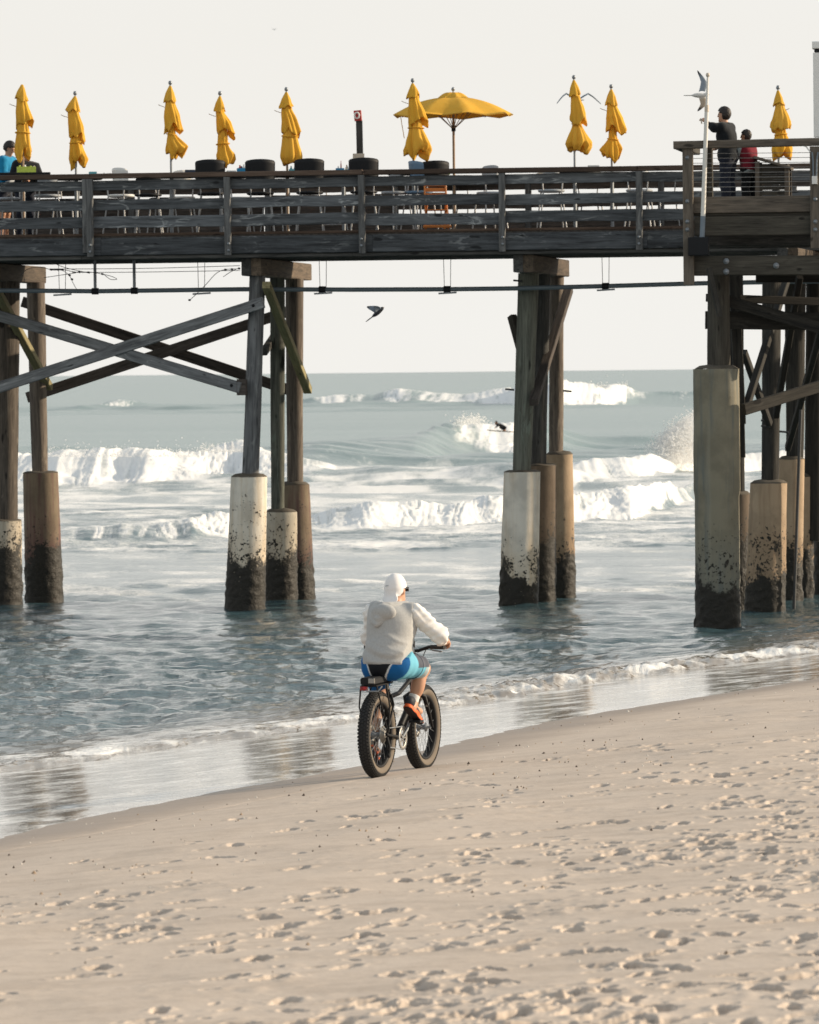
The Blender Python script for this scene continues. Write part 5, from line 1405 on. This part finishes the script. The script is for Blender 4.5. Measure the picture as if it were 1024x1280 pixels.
# ================================================================== RIDER AND BICYCLE
YAW = -math.atan2(.335, .942)
bike = empty('fat_tyre_bicycle', (BX, BY, BZ - .012), YAW, 'black fat-tyre bicycle with rear rack and red tail light on wet sand', 'bicycle')
WR = .362
def wheel(y):
    mb = MB(); V = []
    # rim ring
    mb.lathe([(.255, -.032), (.272, -.04), (.276, -.03), (.266, 0), (.276, .03), (.272, .04), (.255, .032), (.25, 0), (.255, -.032)], 48, (0, y, WR), axis='X')
    wh = mb.obj('wheel', M['bikeblack'], bike)
    # tyre: tan dusty walls, black crown
    t = MB(); n, m = 60, 18; V, Fc = [], []; mi = []
    for i in range(n):
        A_ = 2 * math.pi * i / n
        for j in range(m):
            b = 2 * math.pi * j / m; r = .312 + .050 * math.cos(b); x = .051 * math.sin(b)
            V.append((x, y + r * math.cos(A_), WR + r * math.sin(A_)))
    for i in range(n):
        for j in range(m):
            cb = math.cos(2 * math.pi * (j + .5) / m)
            t.f.append((i * m + j, i * m + (j + 1) % m, ((i + 1) % n) * m + (j + 1) % m, ((i + 1) % n) * m + j)); t.mi.append(1 if cb < .12 else 0); t.sm.append(True)
    t.v = V; t.g = V
    # tread knobs
    for i in range(72):
        for j, b in enumerate((-1.02, -.55, -.12, .32, .78, 1.1)):
            A_ = 2 * math.pi * (i + .5 * (j % 2)) / 72; r = .312 + .052 * math.cos(b); x = .053 * math.sin(b)
            c = Vector((x, y + r * math.cos(A_), WR + r * math.sin(A_)))
            nr = Vector((math.sin(b), math.cos(b) * math.cos(A_), math.cos(b) * math.sin(A_))); tg = Vector((0, -math.sin(A_), math.cos(A_))); sd_ = nr.cross(tg)
            a2, b2, h2 = .0095, .008, .007
            vs_ = [c + tg * (sx * a2) + sd_ * (sy * b2) + nr * (sz * h2 - .002) for sz in (0, 1) for sx, sy in ((-1, -1), (1, -1), (1, 1), (-1, 1))]
            t.add(vs_, [(4, 5, 6, 7), (0, 1, 5, 4), (1, 2, 6, 5), (2, 3, 7, 6), (3, 0, 4, 7)])
    t.obj('tyre', [M['rubber'], M['gum']], wh)
    s_ = MB()
    for i in range(32):
        A_ = 2 * math.pi * i / 32; B_ = A_ + (.35 if (i // 2) % 2 else -.35); sx = .03 if i % 2 else -.03
        s_.tube([(sx, y + .03 * math.cos(B_), WR + .03 * math.sin(B_)), (sx * .5, y + .255 * math.cos(A_), WR + .255 * math.sin(A_))], .0016, 4, caps=False)
    tag(s_.obj('spokes', M['galv'], wh), kind='stuff')
    h = MB(); h.lathe([(0, -.075), (.012, -.075), (.014, -.045), (.036, -.04), (.038, -.028), (.022, -.02), (.022, .02), (.038, .028), (.036, .04), (.014, .045), (.012, .075), (0, .075)], 16, (0, y, WR), axis='X'); h.obj('hub', M['galv'], wh)
    d = MB(); d.lathe([(.045, -.048), (.085, -.048), (.085, -.045), (.045, -.045), (.045, -.048)], 24, (0, y, WR), axis='X'); d.obj('brake_disc', M['steel'], wh)
    return wh
WB = 1.13
wheel(0); wheel(WB)
def tub(name, pts, r, m='bikeblack', parent=bike, n=10):
    mb = MB(); mb.tube(pts, r, n); return mb.obj(name, M[m], parent)
BB = (0, .45, .31); ST = (0, .24, .80); HT = (0, .86, .80); HB = (0, .91, .66); BAR = (0, .80, 1.03)
fr = tub('frame', [BB, (0, .35, .56), (0, .27, .73)], .019)
tub('down_tube', [HB, (0, .7, .49), BB], .027, parent=fr); tub('top_tube', [(0, .865, .79), (0, .55, .68), (0, .3, .66)], .02, parent=fr); tub('head_tube', [(0, .84, .85), HB], .024, parent=fr)
tub('seat_tube_sticker', [(0.0, .345, .58), (0.0, .293, .69)], .0205, 'steel', parent=fr)
for sx in (-1, 1):
    tub('chain_stay', [(sx * .03, .42, .31), (sx * .075, .3, .33), (sx * .088, 0, WR)], [.013, .012, .009], parent=fr)
    tub('seat_stay', [(sx * .02, .295, .68), (sx * .07, .22, .6), (sx * .088, 0, WR)], [.01, .01, .008], parent=fr)
fk = tub('fork', [(0, .905, .68), (0, .925, .64)], .026)
for sx in (-1, 1): tub('fork_blade', [(sx * .03, .92, .66), (sx * .085, .945, .63), (sx * .092, 1.03, .5), (sx * .09, WB, WR)], [.02, .021, .019, .012], parent=fk)
for sx in (-1, 1): tub('fork_stanchion', [(sx * .085, .94, .64), (sx * .09, .99, .55)], .015, 'steel', parent=fk)
hb = tub('handlebar', [(-.34, .70, 1.06), (-.2, .76, 1.06), (-.09, .80, 1.025), (.09, .80, 1.025), (.2, .76, 1.06), (.34, .70, 1.06)], .0145)
tub('stem', [(0, .835, .86), (0, .83, .98), (0, .80, 1.025)], .021, parent=hb)
for sx in (-1, 1):
    tub('grip', [(sx * .22, .752, 1.06), (sx * .36, .692, 1.06)], .019, 'rubber', parent=hb)
    tub('brake_lever', [(sx * .2, .765, 1.05), (sx * .22, .8, 1.03), (sx * .31, .77, 1.02)], .007, 'galv', parent=hb)
    tub('cable', [(sx * .18, .79, 1.04), (sx * .12, .9, 1.03), (sx * .04, .9, .85), (sx * .03, .8, .72)], .004, 'cable', parent=hb)
mb = MB(); mb.beam((-.01, .79, 1.08), (.06, .79, 1.08), .02, .06); mb.obj('display', M['black'], hb)
sp_ = tub('seat_post', [(0, .275, .72), (0, .225, .83)], .0155, 'steel')
def sad(P):
    d = ell_(P, vec(0, .12, .865), vec(.115, .1, .032)); return smin(d, cap_(P, vec(0, .14, .865), vec(0, .34, .868), .045, .022), .05)
solid('saddle', sad, (-.16, -.02, .8), (.16, .42, .94), .01, M['black'], bike)
# rack with battery, legs and lamp
rk = MB(); rk.beam((0, -.20, .775), (0, .22, .79), .14, .012, ch=.004); rk = rk.obj('rear_rack', M['bikeblack'], bike)
mb = MB(); mb.beam((0, -.22, .815), (0, .16, .825), .125, .062, ch=.012); mb.obj('battery_case', M['black'], rk)
mb = MB(); mb.beam((.012, -.226, .82), (.065, -.226, .82), .012, .042, ch=.004); mb.obj('reflector_plate', M['steel'], rk)
for sx in (-1, 1):
    tub('rack_leg', [(sx * .07, -.19, .775), (sx * .1, -.15, .6), (sx * .1, -.01, WR + .02)], .007, parent=rk); tub('rack_leg', [(sx * .065, .06, .78), (sx * .1, .04, .6), (sx * .1, .01, WR + .02)], .007, parent=rk)
tub('rack_hoop', [(-.02, -.225, .77), (.0, -.24, .735), (.1, -.235, .735), (.12, -.2, .775)], .006, 'galv', parent=rk)
tl = MB(); tl.box((-.03, -.225, .756), .06, .03, .034, ch=.008); tl.obj('tail_light', M['tail'], bike)
mb = MB(); mb.lathe([(0, .02), (.014, .012), (.018, 0), (0, -.004)], 10, (-.02, -.24, .757), axis='Y'); mb.obj('rear_reflector', M['red'], bike)
# drive train on the right side
cs = MB(); cs.lathe([(.07, .062), (.098, .062), (.1, .066), (.098, .07), (.07, .07), (.068, .066), (.07, .062)], 32, BB, axis='X')
for k in range(5):
    a = 2 * math.pi * k / 5; cs.beam((.066, BB[1] + .015 * math.cos(a), BB[2] + .015 * math.sin(a)), (.066, BB[1] + .075 * math.cos(a), BB[2] + .075 * math.sin(a)), .012, .008, up=(1, 0, 0))
cs = cs.obj('chain_ring', M['steel'], bike)
CA = R(52)
PR = Vector((.13, BB[1] + .17 * math.cos(CA), BB[2] + .17 * math.sin(CA))); PL = Vector((-.13, BB[1] - .17 * math.cos(CA), BB[2] - .17 * math.sin(CA)))
for p in (PR, PL):
    sx = 1 if p.x > 0 else -1
    ck = tub('crank', [(sx * .055, BB[1], BB[2]), (sx * .085, BB[1] + (p.y - BB[1]) * .5, BB[2] + (p.z - BB[2]) * .5), (sx * .09, p.y, p.z)], [.016, .013, .011], 'galv')
    mb = MB(); mb.beam((sx * .10, p.y, p.z), (sx * .2, p.y, p.z), .09, .022); mb.obj('pedal', M['black'], ck)
ch = MB()
def sprocket(y, z, r, n=28): return [Vector((.066, y + r * math.cos(a), z + r * math.sin(a))) for a in np.linspace(0, 2 * math.pi, n)]
ch.tube([(.066, 0, WR + .05), (.066, BB[1], BB[2] + .097)], .005, 5); ch.tube([(.066, .02, WR - .1), (.066, BB[1], BB[2] - .097)], .005, 5); ch.tube(sprocket(BB[1], BB[2], .099), .005, 5)
ch.obj('chain', M['galv'], bike)
ca = MB()
for k, r in enumerate((.075, .065, .055, .046, .038)): ca.lathe([(.02, .05 + k * .006), (r, .05 + k * .006), (r, .0525 + k * .006), (.02, .0525 + k * .006)], 24, (0, 0, WR), axis='X')
ca.obj('cassette', M['steel'], bike)
dr = tub('rear_derailleur', [(.085, .005, WR - .02), (.095, .02, WR - .09), (.085, .05, WR - .17)], [.012, .016, .01], 'black')
for q in ((.085, .02, WR - .1), (.085, .05, WR - .17)):
    mb = MB(); mb.lathe([(0, -.008), (.026, -.008), (.026, .008), (0, .008)], 14, q, axis='X'); mb.obj('jockey_wheel', M['black'], dr)

def make_rider():
    o = empty('person', (BX, BY, BZ - .012), YAW, 'rider in white cap and grey hooded top pedalling away on the beach', 'person')
    J = dict(pelvis=(0, .13, .98), chest=(0, .30, 1.245), neck=(.005, .385, 1.43), head=(.012, .43, 1.55),
             hiL=(-.1, .17, .95), hiR=(.1, .17, .95), knL=(-.17, .56, .74), knR=(.2, .58, .885), anL=(-.145, .30, .27), anR=(.145, .475, .60),
             toL=(-.15, .44, .175), toR=(.155, .66, .505),
             shL=(-.205, .33, 1.36), shR=(.205, .33, 1.36), elL=(-.29, .53, 1.16), haL=(-.31, .675, 1.105), elR=(.375, .46, 1.175), haR=(.345, .665, 1.105),
             gripL=(-.1, .8, .1), gripR=(.1, .8, .1), palmL=(0, 0, 1), palmR=(0, 0, 1), footk=.8, curlL=.95, curlR=.95, calfL=(0, -.03, -.02), calfR=(0, -.03, -.03))
    A = person(o, J, yaw=-.2, s=1.05, res=.009, belly=0)
    g = A['g']
    # hooded sleeveless top
    def torso_top(P):
        d = A['torso'](P, .03)
        d = smin(d, ell_(P, vec(0, .25, .98), vec(.19, .2, .12)), .06)
        d = smin(d, ell_(P, vec(0, .20, 1.04), vec(.198, .185, .17)), .08)
        d = smin(d, ell_(P, vec(0, .215, 1.24), vec(.192, .14, .2)), .06)
        # folds bunching round the waist and one slanting from the right arm pit
        z, x = P[..., 2], P[..., 0]
        d = d + .010 * np.sin((z - .12 * x * x * 8) * 52 + 2.2 * np.sin(x * 9)) * np.clip((1.17 - z) * 7, 0, 1) * np.clip((z - .93) * 12, 0, 1)
        d = d - .008 * np.exp(-(((z - 1.19 + .5 * (x - .05)) / .018) ** 2)) * (x > .02)
        d = d - .006 * np.exp(-(((z - 1.12 + .35 * (x + .02)) / .016) ** 2)) * (x > -.1)
        hem = .9 - .12 * np.clip(P[..., 1] - .1, 0, .3)
        d = d + .012 * np.clip(1 - np.abs(z - hem - .018) / .03, 0, 1) - .009 * np.clip(1 - np.abs(z - hem - .065) / .03, 0, 1)
        d = np.maximum(d, hem + .0 * x - z)
        d = np.maximum(d, (P - (g('neck') + A['up'] * .02)) @ A['up'])
        for sx in (-1, 1):    # arm holes
            d = np.maximum(d, (x * sx) - (.215 - .25 * np.abs(z - 1.3) ** 2))
        return d
    solid('hooded_top', torso_top, (-.34, -.12, .85), (.34, .56, 1.56), .009, M['hoodie'], o)
    def hood(P):
        d = ell_(P, vec(-.005, .11, 1.375), vec(.12, .06, .07))
        for k, (drop, yy, r) in enumerate(((.0, .15, .036), (.052, .094, .033), (.104, .066, .030), (.15, .054, .025))):
            pts_ = []
            for i in range(7):
                t = -1 + i / 3; x_ = -.02 - .012 * k + t * (.135 + .008 * k)
                pts_.append(vec(x_, yy + (.36 - yy) * abs(t) ** 1.8, 1.425 - drop * (1 - abs(t) ** 1.35)))
            s_ = None
            for a_, b_ in zip(pts_[:-1], pts_[1:]):
                q_ = cap_(P, a_, b_, r, r); s_ = q_ if s_ is None else np.minimum(s_, q_)
            d = smin(d, s_, .014)
        d = np.maximum(d, -ell_(P, vec(.012, .40, 1.51), vec(.08, .15, .1)))
        return d
    solid('hood', hood, (-.27, -.06, 1.15), (.27, .5, 1.58), .008, M['hoodie'], o)
    for q, sx in (('L', -1), ('R', 1)):
        def sl(P, q=q):
            a, b, c = g('sh' + q), g('el' + q), g('ha' + q); dv = (c - b) / np.linalg.norm(c - b)
            d = smin(cap_(P, a, b, .08, .066), cap_(P, b, c, .067, .046), .05)
            t = (P - a) @ (b - a)
            d = d + .0048 * np.sin(P[..., 2] * 60 + P[..., 0] * 52 + P[..., 1] * 20 + 1.5 * np.sin(P[..., 1] * 25)) + .004 * np.sin(P[..., 2] * 110 - P[..., 0] * 40)
            return np.maximum(d, (P - (b + (c - b) * .86)) @ dv)
        lo = np.minimum(np.minimum(g('sh' + q), g('el' + q)), g('ha' + q)) - .13; hi = np.maximum(np.maximum(g('sh' + q), g('el' + q)), g('ha' + q)) + .13
        solid('sleeve', sl, lo, hi, .009, M['sleeve'], o)
    # board shorts, dyed in panels
    def shorts(P):
        d = A['torso'](P, .022)
        d = smin(d, ell_(P, vec(0, .12, .93), vec(.175, .15, .10)), .05)
        for q in 'LR':
            a, b = g('hi' + q), g('kn' + q); dv = (b - a) / np.linalg.norm(b - a)
            d = smin(d, np.maximum(cap_(P, a, b, .128, .088), (P - (a + (b - a) * .83)) @ dv), .05)
        d = d + .006 * np.sin(P[..., 1] * 50 + P[..., 0] * 22) * np.clip((P[..., 1] - .1) * 4, 0, 1)
        return np.maximum(d, P[..., 2] - (.975 + .35 * np.clip(P[..., 1] - .05, 0, .3)))
    def scol(V):
        x, y, z = V.T; c = np.tile(np.array([[.012, .014, .018]]), (len(V), 1))
        side = (np.abs(x + .01) > .085 + .5 * (z - .88)) & (y > -.1)
        c[side] = (.008, .11, .33)
        lt = (x > .13) & (y > .12); c[lt] = (.16, .47, .62)
        dk = (x > .05) & (y > .3) & (z > .905); c[dk] = (.12, .13, .16)
        st_ = (y > .36) & (y < .385) & (x > 0); c[st_] = (.01, .02, .04)
        end = (y > .44) & (x > 0) & (z < .905); c[end] = (.5, .62, .64)
        pip = np.abs(np.abs(x + .01) - (.085 + .5 * (z - .88))) < .008; c[pip & (y < .14)] = (.62, .66, .68)
        return c
    solid('shorts', shorts, (-.36, -.12, .68), (.38, .7, 1.08), .008, M['print'], o, scol)
    # cap worn backwards, peak over the neck
    hp = A['hp']
    def capf(P):
        q = P - hp(0, 0, 0); zz = q @ A['up']; yf = q @ A['fw']
        d = ell_(P, hp(0, -.008, .018), vec(.091, .112, .122), A['Rm'])
        d = np.maximum(d, (.018 + .12 * np.clip(yf, -.1, .1)) - zz)
        band = np.maximum(ell_(P, hp(0, -.008, .0), vec(.0905, .111, .13), A['Rm']), np.maximum(zz - .03, -.052 + .95 * np.clip(yf + .06, 0, .2) - zz)); band = np.maximum(band, yf - .075)
        q2 = P - hp(0, -.115, -.062); bx = q2 @ A['fx']; by = q2 @ (A['fw'] * .55 + A['up'] * .83); bz = q2 @ (A['up'] * .55 - A['fw'] * .83)
        pk = np.maximum(np.sqrt((bx / .078) ** 2 + (by / .06) ** 2) * .06 - .06, np.abs(bz + .6 * bx * bx / .08 * .35) - .006)
        return smin(smin(d, band, .01), pk, .02)
    c = hp(0, 0, 0); solid('cap', capf, c - .2, c + .2, .006, M['capcloth'], o)
    mb = MB(); b = hp(-.02, -.118, .035); mb.beam(tuple(b + A['fx'] * -.012), tuple(b + A['fx'] * .02 + A['up'] * .004), .004, .005, ch=.001); mb.obj('cap_badge', M['greysleeve'], o)
    hair_of(A, o, e=-.001, low=-.06, front=-.3, res=.008)
    for sx in (-1, 1):
        mb = MB(); mb.tube([hp(sx * .086, -.02, .012), hp(sx * .082, .07, .012), hp(sx * .06, .092, .01)], .004, 6); sg = mb.obj('sunglasses', M['glass'], o)
        mb = MB(); mb.beam(tuple(hp(sx * .066, .09, .004)), tuple(hp(sx * .012, .108, .004)), .006, .036, ch=.004); mb.obj('lens', M['glass'], sg)
    for q in 'LR':
        a, t, k_ = g('an' + q), g('to' + q), g('kn' + q)
        fdir = (t - a) / np.linalg.norm(t - a); flat = fdir
        dn = np.cross(vec(1, 0, 0), flat); dn = -dn / np.linalg.norm(dn)
        if dn[2] > 0: dn = -dn
        heel = a - flat * .075 + dn * .075
        def sock(P, a=a, k_=k_):
            dv = (k_ - a) / np.linalg.norm(k_ - a); h = (P - a) @ dv
            return np.maximum(cap_(P, a - dv * .03, k_, .043, .058), np.maximum(h - .075, -h - .03))
        solid('sock', sock, a - .14, a + .14, .007, M['sock'], o)
        toe = heel + flat * .285 + dn * .004
        def shoe(P, a=a, toe=toe, heel=heel, flat=flat, dn=dn):
            up_ = cap_(P, heel - dn * .045, heel + flat * .15 - dn * .028, .038, .034); up_ = smin(up_, cap_(P, heel - dn * .03 + flat * .12, toe - dn * .022, .038, .024), .03)
            up_ = smin(up_, cap_(P, heel - dn * .07, heel - dn * .085 + flat * .05, .036, .04), .03)
            sole = smin(cap_(P, heel, heel + flat * .1, .04, .036), cap_(P, heel + flat * .1, toe, .036, .034), .03)
            lv = (P - heel) @ dn; sole = np.maximum(sole, np.abs(lv) - .016)
            return smin(up_, sole, .006)
        def shcol(V, heel=heel, dn=dn, flat=flat):
            lv = (V - heel) @ dn; al = (V - heel) @ flat
            c = np.tile(np.array([[.03, .032, .04]]), (len(V), 1)); c[(lv > -.024) & (lv < .008)] = (.85, .16, .05); c[lv >= .008] = (.03, .02, .02)
            c[(lv < -.024) & (al > .1)] = (.06, .055, .05)
            return c
        solid('shoe', shoe, np.minimum(heel, toe) - .16, np.maximum(heel, toe) + .16, .006, M['shoe'], o, shcol)
    # he sits a little to the right of the saddle's line: lean the trunk over, hands and feet stay where they hold
    for ch_ in o.children_recursive:
        me = ch_.data; n_ = len(me.vertices)
        if not n_: continue
        co = np.empty(n_ * 3, np.float32); me.vertices.foreach_get('co', co); co = co.reshape(-1, 3)
        w_ = sstep(.72, .95, co[:, 2]) * (1 - sstep(.46, .64, co[:, 1]) * (co[:, 2] < 1.4))
        co[:, 0] += w_ * (.034 - .09 * np.clip(co[:, 0], -.3, .12)) * (1 - .55 * sstep(1.42, 1.52, co[:, 2]))
        me.vertices.foreach_set('co', co.ravel()); me.update()
make_rider()

# ================================================================== BIRDS
def bird(name, loc, rz, ry, rx, wings, label, cat, s=1.0, cols_=None, tail=.18):
    """wings: for each side a list of (x, y, z, chord) from the shoulder out; one body mesh, each wing a part"""
    o = empty(name, loc, 0, label, cat); o.rotation_euler = (rx, ry, rz)
    cb_, ct, ch_ = cols_
    def f(P):
        d = ell_(P, vec(0, 0, 0), vec(.06, .17, .058) * s); d = smin(d, ell_(P, vec(0, .17, .02) * s, vec(.04, .05, .042) * s), .05 * s)
        d = smin(d, cap_(P, vec(0, .21, .015) * s, vec(0, .255, .005) * s, .014 * s, .004 * s), .01 * s)
        tl = ell_(P, vec(0, -.15 - tail / 2, .0) * s, vec(.05, .5 * tail + .06, .012) * s); return smin(d, tl, .04 * s)
    def col(V):
        c = np.tile(np.array([cb_]), (len(V), 1)); c[V[:, 2] > .02 * s] = ct; c[V[:, 1] > .12 * s] = ch_; c[V[:, 1] > .22 * s] = (.35, .2, .04); return c
    solid('body', f, vec(-.12, -.5, -.12) * s, vec(.12, .32, .12) * s, .012 * s, M['feather'], o, col)
    for wg, wc in wings:
        V, Q, C = [], [], []; n = len(wg)
        for i, (x, y, z, chd) in enumerate(wg):
            for j in range(9):
                t = j / 8; yy = y + chd * (.5 - t); th = .014 * math.sin(math.pi * min(1, t * 1.3 + .05)) * (1 - .6 * i / n); cam_ = .02 * math.sin(math.pi * t)
                V.append((x * s, yy * s, (z + cam_ + th) * s)); C.append(wc[i])
            for j in range(9):
                t = 1 - j / 8; yy = y + chd * (.5 - t); cam_ = .02 * math.sin(math.pi * t)
                V.append((x * s, yy * s, (z + cam_ - .004) * s)); C.append(wc[i])
        for i in range(n - 1):
            for j in range(18): Q.append((i * 18 + j, i * 18 + (j + 1) % 18, (i + 1) * 18 + (j + 1) % 18, (i + 1) * 18 + j))
        link('wing', np_mesh('wing', V, Q, M['feather'], True, {'col': ('FLOAT_COLOR', [(*c, 1) for c in C])}), o)
    return o
W_, G_, B_ = (.7, .68, .64), (.25, .29, .33), (.03, .03, .035)
# wing outline helper: side, spread
def wingpts(sd, segs): return [(sd * x, y, z, c) for x, y, z, c in segs]
GW = [(.03, .06, .02, .15), (.16, .09, .10, .16), (.3, .10, .17, .14), (.42, .05, .2, .11), (.54, -.02, .19, .06), (.6, -.06, .18, .015)]
GC = [G_, G_, G_, G_, B_, B_]; GU = [W_, (.45, .36, .26), (.42, .33, .24), (.4, .32, .24), B_, B_]
# gull by the flagpole: banking, seen from the side, one wing up one down, flying right
bird('seagull', at(874.5, 119, 108), R(-90), 0, R(0), [(wingpts(-1, [(x * .35, y + x * .05, .06 + x * .88, c) for x, y, z, c in GW]), GC), (wingpts(1, [(x * .3, y, -.02 - x * .62, c * 1.1) for x, y, z, c in GW]), GU)],
     'grey and white seagull banking beside the white flagpole', 'seagull', .7, (W_, W_, W_))
bird('seagull', at(723, 125.5, 122), R(20), 0, 0, [(wingpts(-1, [(x * 1.0, y * .6, z * 1.0 - max(0, x - .3) * .9, c * .8) for x, y, z, c in GW]), [G_] * 6), (wingpts(1, [(x * 1.0, y * .6, z * 1.0 - max(0, x - .3) * .9, c * .8) for x, y, z, c in GW]), [G_] * 6)],
     'seagull with both wings spread behind the tallest furled parasol', 'seagull', .75, (W_, G_, W_))
PB = (.05, .055, .065); PG = (.22, .25, .29)
bird('pigeon', at(472, 391, 112.5), R(-75), R(0), R(36), [(wingpts(-1, [(.03, .05, .02, .2), (.06, .02, .12, .2), (.1, -.03, .2, .16), (.12, -.08, .25, .08), (.12, -.11, .27, .02)]), [PG, PG, PG, PB, PB]), (wingpts(1, [(.03, .05, .02, .18), (.08, .04, .09, .18), (.13, .02, .16, .13), (.15, 0, .2, .05)]), [PG, PG, PG, PB])],
     'dark grey pigeon flying low under the pier deck', 'pigeon', .66, (B_, PB, PB), tail=.2)
bird('seagull', at(343, 37, 700), R(40), 0, 0, [(wingpts(-1, GW), GC), (wingpts(1, GW), GC)], 'tiny far-off bird high in the open sky', 'seagull', .6, (W_, G_, W_))

# ================================================================== SMALL STUFF
def shells():
    r2 = np.random.default_rng(11); V, Q, C = [], [], []
    n = 0
    while n < 520:
        y = 30 + 45 * r2.random(); a = -.075 + .15 * r2.random(); x = a * y; s, t = st(np.array(x), np.array(y)); u = -(s - s_edge(t))
        if u < .25 or (u > 4.5 and r2.random() > .12) or (u < 1 and r2.random() > .4): continue
        n += 1
        z = float(zb_s(s)) + .004; r = r2.uniform(.005, .012) * (1.6 if r2.random() < .06 else 1); o = len(V); dark = r2.random() < .4
        cc = (.07, .05, .035) if dark else ((.72, .66, .58) if r2.random() < .6 else (.42, .3, .2))
        th = r2.random() * 6
        for k in range(6): V.append((x + r * r2.uniform(.7, 1.2) * math.cos(th + k * math.pi / 3), y + r * r2.uniform(.7, 1.2) * math.sin(th + k * math.pi / 3), z - .006)); C.append((*cc, 1))
        V.append((x, y, z + r * r2.uniform(.5, 1.0))); C.append((*cc, 1))
        for k in range(6): Q.append((o + k, o + (k + 1) % 6, o + 6))
    tag(link('shell_bits', np_mesh('shell_bits', V, Q, M['feather'], False, {'col': ('FLOAT_COLOR', C)})), 'scattered shell bits and weed crumbs along the tide line', 'shells', kind='stuff')
shells()
def spray():
    r2 = np.random.default_rng(5); V, Q = [], []
    def drop(p, r):
        o = len(V)
        for d in ((1, 0, 0), (-1, 0, 0), (0, 1, 0), (0, -1, 0), (0, 0, 1), (0, 0, -1)): V.append((p[0] + d[0] * r, p[1] + d[1] * r, p[2] + d[2] * r))
        for a, b, c in ((0, 2, 4), (2, 1, 4), (1, 3, 4), (3, 0, 4), (2, 0, 5), (1, 2, 5), (3, 1, 5), (0, 3, 5)): Q.append((o + a, o + b, o + c))
    # burst on the right
    for _ in range(24000):
        px = 870 - abs(r2.normal(0, 21)); top = 524 + (870 - px) * .52
        py = top + abs(r2.normal(0, 1)) ** 1.0 * 24 - r2.exponential(3.0); 
        if py > 592: continue
        p = at(px, py, 262 + r2.normal(0, 1.5)); drop(p, r2.uniform(.008, .034))
    for _ in range(500):      # lip of the second wave
        px = r2.normal(588, 9); p = at(px, 530 - abs(r2.normal(0, 5)), 335 + r2.normal(0, 2)); drop(p, r2.uniform(.012, .05))
    for _ in range(1800):      # third wave
        px = r2.uniform(60, 310); p = at(px, 571 - r2.exponential(3.5) + (px > 250) * -6, 255 + r2.normal(0, 1)); drop(p, r2.uniform(.01, .03))
    for _ in range(600):
        px = r2.uniform(700, 785); p = at(px, 487 - r2.exponential(2.2), 785 + r2.normal(0, 3)); drop(p, r2.uniform(.06, .14))
    m = plain('spray_white', (.93, .93, .92), .9, var=.02); k = N(m); tr = k.n('ShaderNodeBsdfTranslucent'); tr.inputs['Color'].default_value = (.95, .95, .95, 1); ms = k.n('ShaderNodeMixShader'); ms.inputs[0].default_value = .5; k.l(k.p.outputs[0], ms.inputs[1]); k.l(tr.outputs[0], ms.inputs[2]); k.l(ms.outputs[0], k.o.inputs['Surface'])
    tag(link('sea_spray', np_mesh('sea_spray', V, Q, m, True)), 'white spray flung up from the breaking waves', 'spray', kind='stuff')
spray()
